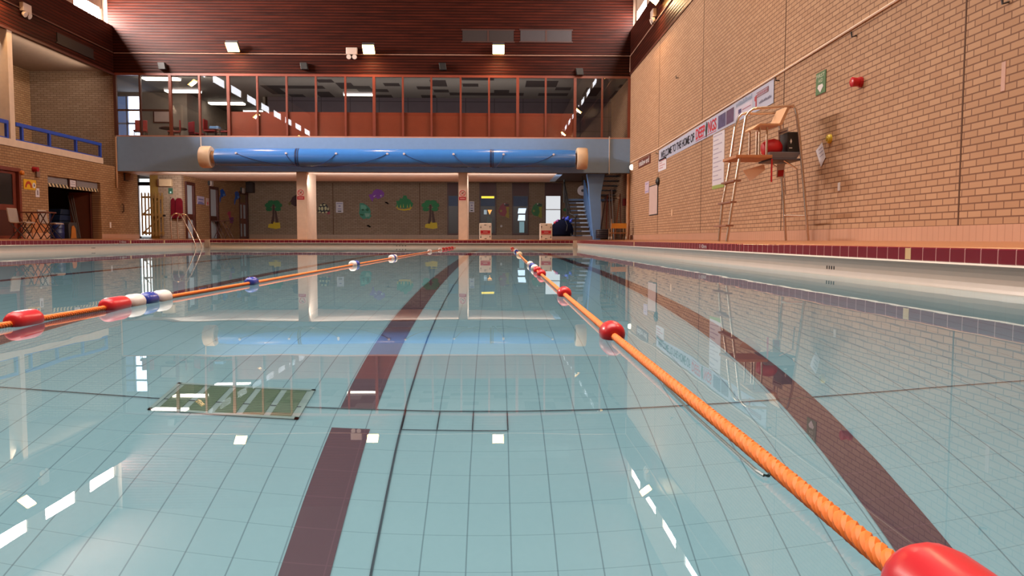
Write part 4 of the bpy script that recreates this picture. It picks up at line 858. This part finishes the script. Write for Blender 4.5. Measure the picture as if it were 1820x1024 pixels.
for z0, z1 in ((.54, 1.16), (1.24, 1.82)): part('brace', MB().prism([(GX0+.05, GY+.02, z0), (GX0+.12, GY+.02, z0), (GX1-.05, GY+.02, z1), (GX1-.12, GY+.02, z1)], (0, .02, 0)), TIM, t)
part('latch', MB().box(GX1-.02, GX1+.08, GY-.02, GY+.0, 1.13, 1.2), BLACK, t)
solo('door_mat', MB().box(-14.3, -13.8, 30.6, 31.25, ZW, ZW+.03), pm('#8fb0aa', .8), 'pale green mat before the bright doorway behind the picket gate', 'mat')
q0, q1 = onY(284, 320, 29.55), onY(306, 330, 29.55)
t = thing('heater_unit', 'cream box heater high on the wall above the red robe', 'heater', ((q0[0]+q1[0])/2, 29.5, q1[2])); part('case', MB().box(q0[0], q1[0], 29.45, 29.6, q1[2]-.03, q0[2]+.03), pm('#c8ac88', .5), t, bevel=.01); part('end_cap', MB().box(q0[0]-.06, q0[0], 29.46, 29.6, q1[2]-.02, q0[2]+.02), pm('#6a4a3a'), t)
q = onY(303, 339, 29.58); t = thing('exit_sign', 'small green sign with a white mark on the wall above the red robe', 'sign', (q[0], 29.6, q[2]-.1)); part('plate', MB().box(q[0]-.08, q[0]+.08, 29.58, 29.6, q[2]-.12, q[2]+.1), pm('#2a5c48', .5), t); part('mark', MB().box(q[0]-.02, q[0]+.03, 29.575, 29.58, q[2]-.09, q[2]-.03), em('#cfe4da', .8), t)
t = thing('red_robe', 'dark red robe hanging on the wall left of the first changing room door', 'robe', (-12.2, 29.5, 1.0))
for a, b, dy in ((303, 311, .0), (311, 324, -.04)):
    pts = [onY(px, py, 29.5+dy) for px, py in ((a, 356), (a+3, 352), (b-3, 352), (b, 358), (b+1, 388), (a, 389))]; part('cloth_fold', MB().prism(pts, (0, .07, 0)), pm('#5a0d18', .9, var=.3, spec=.1), t, bevel=.03)
part('hanger_hook', MB().tube([(-12.3, 29.6, 1.86), (-12.3, 29.52, 1.86), (-12.3, 29.52, 1.82)], .012, 6), DGREY, t)
# things on the changing room wall (X = -11.9)
XP = -11.9
def prect(px0, py0, px1, py1, off=.0):
    a, b = onX(px0, py0, XP), onX(px1, py1, XP); return a[1], b[1], b[2], a[2]
ya, yb, za, zb = prect(350, 348, 363, 364); t = thing('notice_sheet', 'lilac printed notice between the two changing room doors', 'notice', (XP, (ya+yb)/2, za)); part('sheet', MB().box(XP, XP+.01, ya, yb, za, zb), pm('#b4aac4', .7), t); part('printed_lines', MB().box(XP+.01, XP+.012, ya+.1, yb-.1, zb-.15, zb-.1).box(XP+.01, XP+.012, ya+.1, yb-.2, zb-.26, zb-.22).box(XP+.01, XP+.012, ya+.05, yb-.05, za, za+.06), pm('#6c6ca0'), t)
ya, yb, za, zb = prect(366, 352, 371, 366); t = thing('notice_sheet', 'small pink notice with a red dot right of the lilac notice', 'notice', (XP, (ya+yb)/2, za)); part('sheet', MB().box(XP, XP+.01, ya, yb, za, zb), pm('#c0a49c', .7), t); part('red_dot', MB().lathe([(0, .01), (0, .06), (.003, .06), (.003, .01)], (XP+.01, (ya+yb)/2, za+.1), (1, 0, 0), 10), REDP, t)
for px, py, lab in ((373, 326, 'white sensor box above the second changing room door'), (430, 339, 'white sensor box above the double doors')):
    q = onX(px, py, XP); t = thing('sensor_box', lab, 'sensor', (XP+.06, q[1], q[2]-.12)); part('case', MB().box(XP, XP+.12, q[1]-.14, q[1]+.1, q[2]-.12, q[2]+.12), pm('#b8a8a0', .5), t, bevel=.02); part('side_plate', MB().box(XP, XP+.06, q[1]-.24, q[1]-.14, q[2]-.1, q[2]+.14), DGREY, t)
solo('wall_speaker', MB().box(XP+.0, XP+.35, YB-.35, YB-.01, 2.5, 3.0), pm('#33221e', .6), 'dark box speaker in the upper corner left of the left palm tree', 'speaker', bevel=.02)
# ------------------------------------------------------------------ painted cut-outs
YC = YB-.001
def cut(parent, name, pts, mt, k=0, lab=None, X=None):
    if X is None: P = [onY(px, py, YC-.03) for px, py in pts]; P = [(x, YC-.012*k, z) for x, _, z in P]; off = (0, -.012, 0)
    else: P = [onX(px, py, X+.02) for px, py in pts]; P = [(X+.012*k, y, z) for _, y, z in P]; off = (.012, 0, 0)
    return part(name, MB().prism(P, off), mt, parent, lab)
def ell(cx, cy, rx, ry, n=14, a0=0): return [(cx+rx*math.cos(2*PI*k/n+a0), cy+ry*math.sin(2*PI*k/n+a0)) for k in range(n)]
def cthing(name, lab, px, py, group=None, X=None):
    q = onY(px, py, YC) if X is None else onX(px, py, X); return thing(name, lab, 'wall decoration', q, group)
GRN = pm('#1f7a45', .6, var=.15); DGRN = pm('#16603a', .6); YEL = pm('#d6b822', .6); BRN = pm('#4a2c22', .6)
def palm(cx, s, dim, lab):
    t = cthing('palm_cutout', lab, cx, 405)
    g = pm('#1d7a42' if not dim else '#1a6a3a', .6, var=.2); 
    for k, (dx, dy, rx, ry) in enumerate(((-9, -3, 7.5, 5), (9, -3, 7.5, 5), (-4, -8, 7, 4.5), (5, -8, 7, 4.5), (-8, 4, 6.5, 4), (8, 4, 6.5, 4))):
        pts = []
        for j in range(18):
            an = 2*PI*j/18; w = 1-.16*(j % 2); pts.append((cx+dx*s+rx*s*w*math.cos(an), 368+dy*s+ry*s*w*math.sin(an)))
        cut(t, 'frond', pts, g, 1+k % 3)
    cut(t, 'trunk', [(cx-2*s, 364), (cx+1.5*s, 364), (cx+1.5*s, 380), (cx+1*s, 399), (cx-5*s, 399), (cx-2*s, 382)], BRN, 0)
    cut(t, 'trunk', [(cx+2*s, 370), (cx+4*s, 370), (cx+9*s, 396), (cx+4*s, 397), (cx+2.5*s, 384)], BRN, 0)
    cut(t, 'sand_mound', [(cx-9*s, 399), (cx-5*s, 397.5), (cx-1*s, 398), (cx+1*s, 393.5), (cx+2.5*s, 396), (cx+11.5*s, 395.5), (cx+12.5*s, 405.5), (cx+4*s, 407), (cx-10*s, 404.5)], YEL, 1, 'yellow sand mound')
palm(765, 1., False, 'palm tree cut-out on the far wall right of the green bush'); palm(486, .98, True, 'darker palm tree cut-out left of the first balcony pier')
t = cthing('turtle_shell_cutout', 'cream and black turtle shell cut-out beside the first balcony pier', 574, 378)
cut(t, 'shell', [(564, 376), (566, 368), (570, 363), (575, 361), (581, 364), (584, 370), (586, 376), (575, 379)], BLACK, 0)
for x, y, rx, ry in ((567.5, 371, 1.8, 3.4), (572.5, 371, 2.2, 3.6), (578.5, 370.5, 2.2, 3.6), (583, 371.5, 1.3, 2.6), (570.5, 364.8, 2, 1.5), (576.5, 364.2, 2.2, 1.5), (568, 377, 2.2, 1.3), (574, 377.8, 2.2, 1.3), (580, 377, 2.2, 1.3)): cut(t, 'shell_plate', ell(x, y, rx, ry, 10), pm('#cfc89c', .6), 1)
cut(t, 'foot', [(580, 377), (586, 375), (586.5, 381), (582, 381)], pm('#9a3040'), 0)
t = cthing('green_creature_cutout', 'teal green animal cut-out on the far wall right of the white notice', 648, 378)
cut(t, 'body', [(639, 361), (645, 361), (652, 365), (657, 370), (659, 377), (658, 380), (660, 384), (656, 389), (650, 388), (646, 390), (640, 385), (638, 379), (639, 370)], pm('#3f8a72', .6, var=.3, scale=12.), 0)
cut(t, 'cheek', [(641, 364), (649, 365), (652, 370), (646, 374), (641, 371)], pm('#66ac92', .6), 1); cut(t, 'muzzle', ell(645, 373, 2.2, 1.8, 8), DGRN, 2); cut(t, 'muzzle', ell(653, 373, 2.6, 2.8, 8), DGRN, 2); cut(t, 'belly', [(648, 379), (658, 379.5), (656, 385), (650, 386)], pm('#7aa890'), 1); cut(t, 'dark_edge', [(640, 380), (647, 381), (645, 384), (640, 382.5)], DGRN, 2)
t = cthing('purple_fish_cutout', 'purple fish cut-out high on the far wall', 669, 347)
cut(t, 'body', [(655, 346), (661, 345), (664, 339), (670, 336), (678, 338), (683, 343), (682, 349), (676, 352), (671, 354), (668, 351), (664, 353), (662, 359), (658, 353)], pm('#7c1f9c', .5, var=.2), 0)
cut(t, 'pale_fin', [(663, 349), (668, 346.5), (665, 350)], pm('#d0b8d8'), 1); cut(t, 'eye', ell(677.5, 348, 2, 1.6, 8), pm('#d8c8e0'), 1); cut(t, 'pupil', ell(678, 348, .8, .8, 6), BLACK, 2)
t = cthing('island_cutout', 'green bush with yellow base cut-out between the purple fish and the palm', 718, 362)
pts = [(703, 367), (705, 362), (704, 357), (709, 357), (711, 352), (715, 353), (717, 347.5), (722, 347.5), (724, 353), (729, 355), (731, 359), (734, 361), (733, 367), (718, 371)]
cut(t, 'leaves', pts, GRN, 0); cut(t, 'sand_edge', [(703, 368), (710, 371.5), (719, 372), (729, 370), (733, 367), (729, 373), (718, 374.5), (708, 372.5)], YEL, 1)
for x in (706, 712, 717, 724, 729): cut(t, 'stalk', [(x-1, 369), (x, 362+(x % 3)), (x+1, 369)], pm('#c8b438'), 1)
def reptile(dx, col, c2, lab):
    t = cthing('dinosaur_cutout', lab, 895+dx, 375); f = lambda P: [(x+dx, y) for x, y in P]
    cut(t, 'body', f([(886, 375), (889, 366), (895, 361), (900, 361), (905, 363), (905, 367), (900, 369), (902, 378), (899, 385), (895, 384), (890, 383), (887, 379)]), pm(col, .5, var=.35, scale=14.), 0)
    cut(t, 'belly', f([(899, 368), (905, 367.5), (904, 374), (905, 388), (901, 387), (898, 384), (901, 377)]), pm(c2, .6), 1)
    cut(t, 'jaw', f([(896, 363), (904, 362.5), (904, 366.5), (897, 366)]), BLACK, 1); cut(t, 'eye', f(ell(897, 362.5, 1.3, 1.3, 8)), WHITE, 2); cut(t, 'spot', f(ell(890.5, 375, 2, 2, 8)), pm(c2), 1)
reptile(0, '#8c2838', '#a8903a', 'red dinosaur cut-out between the first two tall far windows'); reptile(58.5, '#1f6e30', '#9a9a3a', 'green dinosaur cut-out between the last two tall far windows')
t = cthing('dark_fish_cutout', 'dim dark red fish cut-out half hidden by the first balcony pier', 520, 360); cut(t, 'body', [(512, 362), (516, 358), (520, 350), (527, 346), (530, 352), (530, 366), (524, 367), (518, 363)], pm('#3c1418', .6), 0); cut(t, 'fin', [(513, 360), (518, 359), (517, 364), (513, 365)], pm('#6a5a1c'), 1)
solo('leaf_cutout', MB().prism([(x, YB, z) for x, _, z in [onY(px, py, YB) for px, py in ell(1005, 373, 4.5, 3)]], (0, -.012, 0)), GRN, 'small green leaf cut-out left of the stair rail', 'wall decoration')
DOLB = pm('#1c54b0', .5)
for i, (dx, dy, lab) in enumerate(((0, 0, 'left blue dolphin cut-out beside the second changing room door'), (26, 4, 'right blue dolphin cut-out beside the double doors'))):
    t = cthing('dolphin_cutout', lab, 396+dx, 346+dy, None, XP); f = lambda P: [(x+dx, y+dy) for x, y in P]
    cut(t, 'body', f([(392, 338), (396, 335.5), (400, 341), (402, 349), (399, 347), (396, 351), (394, 350), (392.5, 357), (391.5, 360), (391, 352), (393, 345)]), DOLB, 0, None, XP); cut(t, 'belly', f([(396, 345), (399, 344), (400, 347), (397, 349)]), pm('#5a88c8'), 1, None, XP)
t = cthing('flamingo_cutout', 'small pink and purple bird cut-out above the small folding table', 409, 384, None, XP); cut(t, 'neck', [(404, 380), (407, 376), (411, 376), (410, 381), (411, 386), (408, 388), (407, 383)], pm('#a83a50'), 0, None, XP); cut(t, 'basket', [(408, 387), (415, 386), (414, 397), (409, 396)], pm('#6c2468'), 1, None, XP)
for px0, py0, px1, py1, lab, yy in ((597, 359, 610, 378, 'white printed notice on the far wall right of the turtle shell', YB), (834, 358, 843, 377, 'white printed notice right of the second balcony pier', YB)):
    a, b = onY(px0, py0, yy), onY(px1, py1, yy); t = thing('notice_sheet', lab, 'notice', ((a[0]+b[0])/2, yy, b[2])); part('sheet', MB().box(a[0], b[0], yy-.01, yy, b[2], a[2]), PAPER, t); w = b[0]-a[0]; h = a[2]-b[2]
    part('printed_lines', MB().box(a[0]+.03, b[0]-.03, yy-.012, yy-.01, a[2]-.09, a[2]-.06).box(a[0]+w*.35, b[0]-w*.35, yy-.012, yy-.01, a[2]-.23, a[2]-.17).box(a[0]+w*.25, b[0]-w*.25, yy-.012, yy-.01, a[2]-.36, a[2]-.32), pm('#8a84b0'), t); part('arrow_mark', MB().box(a[0]+w*.25, b[0]-w*.25, yy-.012, yy-.01, b[2]+.05, b[2]+.09), BLACK, t)
for px, py, lab in ((687, 360, 'small dark bracket on the far wall under the purple fish'), (655, 401, 'small dark fitting low on the far wall under the green animal')):
    q = onY(px, py, YB); solo('wall_bracket', MB().tube([(q[0]-.05, YB, q[2]), (q[0], YB-.12, q[2]), (q[0]+.08, YB-.02, q[2]-.06)], .035, 6), BLACK, lab, 'bracket')
q = onY(891, 402, YB); solo('wall_button', MB().lathe([(0, .01), (0, .06), (.03, .05), (.03, .01)], (q[0], YB, q[2]), (0, -1, 0), 12), WHITE, 'small pale round fitting under the red dinosaur', 'fitting')
# no-diving signs on the piers
for px, py, x, lab in ((534.5, 346, None, 'red prohibition sign on the left balcony pier'), (822, 347, None, 'red prohibition sign on the right balcony pier')):
    YY = YF+.02; q = onY(px, py, YY); t = thing('prohibition_sign', lab, 'sign', (q[0], YY, q[2]-.22), 'red prohibition signs on the balcony piers')
    part('plate', MB().box(q[0]-.135, q[0]+.135, YY-.006, YY, q[2]-.2, q[2]+.2), pm('#d8c0b4', .5), t)
    part('ring', MB().tube([(q[0]+.1*math.cos(2*PI*k/24), YY-.008, q[2]+.07+.1*math.sin(2*PI*k/24)) for k in range(25)], .012, 6, False), REDP, t)
    part('slash', MB().tube([(q[0]-.07, YY-.008, q[2]+.14), (q[0]+.07, YY-.008, q[2])], .01, 6), REDP, t)
    part('diver_symbol', MB().prism([(q[0]-.05, YY-.008, q[2]+.03), (q[0]+.03, YY-.008, q[2]+.12), (q[0]+.05, YY-.008, q[2]+.1), (q[0]-.02, YY-.008, q[2]+.03)], (0, -.002, 0)), BLACK, t)
    part('caption_band', MB().box(q[0]-.13, q[0]+.13, YY-.009, YY-.006, q[2]-.18, q[2]-.06), pm('#b02430', .5), t); part('caption_lettering', MB().box(q[0]-.09, q[0]+.09, YY-.011, YY-.009, q[2]-.135, q[2]-.105), pm('#d89a98'), t)
# ------------------------------------------------------------------ stairs
t = thing('staircase', 'blue steel staircase with open treads rising under the balcony at the right', 'staircase', (3.4, 29.8, ZW))
NS = 9; rise = .165; 
STP = pm('#4a5c78', .5)
for k in range(NS):
    y = 28.55+k*.29; z = ZW+.17+(k)*rise
    part('tread', MB().box(2.9, 3.62, y, y+.27, z-.04, z), STP, t); part('nosing', MB().box(3.3, 3.62, y-.01, y, z-.045, z+.004), pm('#a8b4c4', .4), t, 'pale tread edge')
part('plinth', MB().box(2.1, 3.75, 28.45, 29.6, ZW+.001, ZW+.12), pm('#8a7a74', .7), t, 'low grey plinth')
zt = ZW+.17+8*rise
part('landing', MB().box(2.9, 4.85, 31.15, 32.2, zt+.08, zt+.16), STP, t)
part('stringer', MB().prism([(2.86, 28.5, ZW+.13), (2.86, 28.8, ZW+.13), (2.86, 31.2, zt+.1), (2.86, 31.2, zt+.3), (2.86, 30.9, zt+.3)], (.04, 0, 0)), BLACK, t)
P = [onY(px, py, 28.25) for px, py in ((1044, 307), (1075, 307), (1068, 345), (1067, 423), (1055, 423), (1048, 350), (1047, 330))]
P = [(x, 28.25, min(2.7, z) if i > 1 else 2.70) for i, (x, y, z) in enumerate(P)]
P[3] = (P[3][0], 28.25, ZW); P[4] = (P[4][0], 28.25, ZW)
part('side_panel', MB().prism(P, (0, .35, 0)), pm('#6a94cc', .5, var=.06), t, 'blue flared panel')
part('inner_panel', MB().prism([(3.64, 28.6, ZW), (3.64, 31.2, zt-.2), (3.64, 31.2, 2.7), (3.64, 28.6, 1.1)], (.05, 0, 0)), pm('#5f86be', .5), t)
for k in range(9):
    y = 31.1-k*.29; z = zt+.16+(k+1)*rise
    if z < 3.2: part('upper_tread', MB().box(4.0, 4.85, y-.27, y, z-.04, z), pm('#2a2c34', .5), t); part('nosing', MB().box(3.98, 4.5, y, y+.012, z-.035, z+.002), pm('#b8bcc4', .4), t, 'pale tread edge')
part('upper_stringer', MB().prism([(3.95, 31.15, zt+.05), (3.95, 31.15, zt+.3), (3.95, 28.9, zt+1.62), (3.95, 28.6, zt+1.62)], (.04, 0, 0)), pm('#20222a', .5), t)
hr = [onY(1026, 388, 28.45), (2.72, 31.2, 2.62)]
part('handrail', MB().tube([(3.06, 28.45, 1.12), (2.86, 28.7, 1.25), (2.84, 31.1, 2.6)], .03, 8), BLACK, t); part('rail_post', MB().tube([(3.02, 28.42, ZW+.12), (3.02, 28.42, 1.14)], .03, 8), BLACK, t); part('rail_post', MB().tube([(2.84, 31.1, zt), (2.84, 31.1, 2.7)], .04, 8), BLACK, t)
for k in range(5):
    y = 28.9+k*.46; z = 1.34+(y-28.7)*.56; part('baluster', MB().tube([(2.85, y, z-.95+.0), (2.85, y, z)], .014, 6), BLACK, t)
t = thing('round_disc', 'round white disc with dark centre on the wall beyond the stair landing', 'disc', onY(1035, 339, 33.2))
q = onY(1035, 339, 33.2); part('dish', MB().lathe([(0, .02), (0, .22), (.06, .22), (.08, .18), (.08, .02)], q, (0, -1, 0), 20), pm('#c8c0c8', .4), t, smooth=True); part('centre', MB().lathe([(.08, .01), (.08, .06), (.14, .05), (.14, .01)], q, (0, -1, 0), 12), DGREY, t); part('stem', MB().tube([q, (q[0], 33.2, 3.02)], .02, 6), BLACK, t)
# navy bag with coloured toys on top
q = onY(1000, 412, 29.0)
bz0 = ZW+.122
bp = [(-.42, 0), (-.46, .1), (-.45, .3), (-.38, .46), (-.25, .58), (-.1, .62), (.1, .64), (.28, .6), (.38, .5), (.42, .3), (.42, .08), (.38, 0)]
cxb = 2.58
t = thing('kit_bag', 'bulging navy blue bag on the low plinth beside the right starting block', 'bag', (cxb, 28.95, bz0))
mb = MB(); 
prof = [(0, .34), (.06, .41), (.25, .43), (.42, .38), (.55, .28), (.62, .16), (.64, .02)]
mb.lathe([(0, .01)]+prof, (cxb, 28.95, bz0), (0, 0, 1), 20); part('bag_body', mb, pm('#0a0e22', .95, var=.3, scale=9., spec=.1), t, smooth=True)
part('drawstring', MB().tube([(cxb+.1, 28.68, bz0+.58), (cxb+.16, 28.56, bz0+.4), (cxb+.12, 28.53, bz0+.2)], .012, 6), BLACK, t)
for dx, dz, c_, lab, r in ((-.2, .545, '#8a3a8c', 'purple toy on the left of the navy bag', .06), (-.3, .49, '#c0405c', 'pink toy at the left edge of the navy bag', .05), (.16, .625, '#2c44b8', 'blue toy on the right of the navy bag', .09), (.3, .55, '#3450c8', 'smaller blue toy at the right edge of the navy bag', .07), (.02, .655, '#3a2c70', 'dark purple toy on top of the navy bag', .05)):
    mb = MB(); mb.lathe([(-r, .005), (-r*.8, r*.6), (0, r), (r*.5, r*.7), (r*.6, r*.5), (r*1.2, r*.45), (r*1.4, .005)], (cxb+dx, 28.8, bz0+dz+.02), (.5, -.2, .8), 10); solo('pool_toy', mb, pm(c_, .4), lab, 'toy', smooth=True)
# trolley, poles, hose and other things in the corner
t = thing('trolley', 'low tubular trolley with a yellow wooden top by the right wall in the far corner', 'trolley', (4.4, 27.15, ZW))
x0, x1, y0, y1 = 4.12, 4.68, 26.95, 27.5
part('top_board', MB().prism([(x0, y0, .68), (x1, y0, .68), (x1, y0, .86), (x0, y0, .86)], (0, .04, 0)), pm('#c8862c', .5), t, 'yellow wooden board'); part('shelf', MB().box(x0, x1, y0, y1, .5, .54), pm('#8a5c34', .5), t)
for x in (x0+.02, x1-.02):
    for y in (y0+.02, y1-.02): part('leg', MB().tube([(x, y, ZW+.06), (x, y, .68)], .02, 8), pm('#b08a6a', .4, .6), t); part('wheel', MB().lathe([(-.02, .01), (-.02, .06), (.02, .06), (.02, .01)], (x, y, ZW+.055), (1, 0, 0), 12), pm('#c8b8a8', .4), t)
part('push_handle', MB().tube([(x0+.02, y0+.02, .68), (x0+.02, y0-.02, .98), (x0+.04, y0+.1, 1.0)], .018, 8), pm('#c0a088', .3, .7), t)
part('push_handle', MB().tube([(x1+.05, y0, ZW+.0), (x1+.08, y0+.02, .8), (x1+.12, y0+.1, .98), (x1+.16, y0+.25, .95)], .022, 8), pm('#7c4c38', .4, .5), t)
for i, (px, c_, dx, h) in enumerate(((1072, '#4a3a40', .3, 1.95), (1079, '#7a3a34', .1, 1.95), (1085, '#8c8c98', .0, 2.05), (1090, '#9aa0ac', -.05, 2.2), (1098, '#9a5c3c', .25, 1.95), (1104, '#6a4034', .02, 2.0))):
    x = onY(px, 400, 28.4)[0]
    solo('rescue_pole', MB().tube([(x-dx/2, 28.3+.02*i, ZW+.002), (x+dx/2, 28.75, h)], .022, 8), pm(c_, .4, .3), ('dark grey pole nearest the blue stair panel', 'reddish brown pole second from the stair panel', 'pale grey pole third from the stair panel', 'silver tallest pole of the far corner poles', 'tan pole leaning to the right in the far corner', 'dark brown upright pole nearest the right wall')[i], 'pole')
t = thing('pole_rack', 'horizontal rack bar with end cap holding poles under the stairs', 'rack', (4.3, 28.8, 1.85)); part('bar', MB().tube([(3.9, 28.85, 1.93), (4.62, 28.7, 1.84)], .03, 8), pm('#4a3228', .4), t); part('end_cap', MB().lathe([(0, .01), (0, .045), (.08, .03), (.08, .01)], (4.62, 28.7, 1.84), (1, -.3, -.1), 10), pm('#c8bcb0'), t)
part('wall_strut', MB().tube([(4.3, 28.78, 1.89), (4.3, 29.9, 1.89), (4.9, 29.9, 1.89)], .02, 6), BLACK, t)
t = thing('hose_coil', 'coiled dark hose on the floor between the stair panel and the trolley', 'hose', (4.05, 27.95, ZW))
mb = MB(); pts = []
for k in range(80): an = 2*PI*k/16; pts.append((4.02+.27*math.cos(an), 28.0+.16*math.sin(an), ZW+.04+.065*k/16)); 
mb.tube(pts, .032, 6); part('coil', mb, pm('#2c2630', .5), t, smooth=True)
solo('life_jacket', MB().box(WR-.12, WR-.0, 28.5, 28.75, 1.55, 1.82), pm('#7c1c24', .6), 'dark red box on the right wall behind the corner downpipe', 'box', bevel=.03)
solo('white_board_panel', MB().prism([(3.75, 28.95, ZW+.45), (4.1, 28.95, ZW+.45), (4.07, 28.95, 1.72), (3.95, 28.95, 1.72)], (0, .02, 0)), pm('#9a949c', .6), 'pale grey panel standing behind the poles in the far corner', 'panel')

# ------------------------------------------------------------------ lighting
def area(name, loc, rot, sx, sy, watts, col, spread=180):
    l = bpy.data.lights.new(name, 'AREA'); l.shape = 'RECTANGLE'; l.size = sx; l.size_y = sy; l.energy = watts; l.color = col; l.spread = math.radians(spread)
    o = bpy.data.objects.new(name, l); C.objects.link(o); o.location = loc; o.rotation_euler = rot; return o
area('roof_fill', (-4, 6.5, ZH-.15), (0, 0, 0), 14, 14, 1900, (1, .88, .77), 100)  # unseen panel added under the roof as general fill for the hall
area('underwater_fill', ((XL+XR)/2, (Y0+YE)/2, -.04), (0, 0, 0), XR-XL-.1, YE-Y0-.1, 960, (.97, .99, 1))  # added lamp sheet standing in for daylight passing through the water surface
area('under_balcony_fill', (-4.5, 28.1, 2.45), (math.radians(62), 0, 0), 15, .4, 270, (1, .95, .92), 160)  # added, back to the pool, to brighten the wall and soffit below the balcony
area('gallery_fill', (-13.75, 22, 5.9), (0, math.radians(65), 0), .3, 10, 110, (1, .85, .7))  # unseen lamp added to lift the gallery back wall
area('balcony_room_fill', (-3.5, 28.3, 4.6), (math.radians(115), 0, 0), 12, .3, 150, (1, .93, .9))  # added uplight filling the room behind the glazing, without a fixture
area('bar_fill', (-11.5, 28.3, 5.9), (math.radians(60), 0, 0), 3, .4, 40, (1, .93, .85))  # extra unseen fill for the bar, besides its fluorescent strips
w = bpy.data.worlds.new('world'); sc.world = w; w.use_nodes = True
w.node_tree.nodes['Background'].inputs[0].default_value = (.9, .95, 1, 1); w.node_tree.nodes['Background'].inputs[1].default_value = .3
sc.view_settings.view_transform = 'Standard'; sc.view_settings.look = 'None'; sc.view_settings.exposure = 0.0
cy = sc.cycles; cy.caustics_reflective = False; cy.caustics_refractive = False; cy.sample_clamp_indirect = 6; cy.max_bounces = 10; cy.diffuse_bounces = 3; cy.glossy_bounces = 5; cy.transmission_bounces = 8; cy.transparent_max_bounces = 12
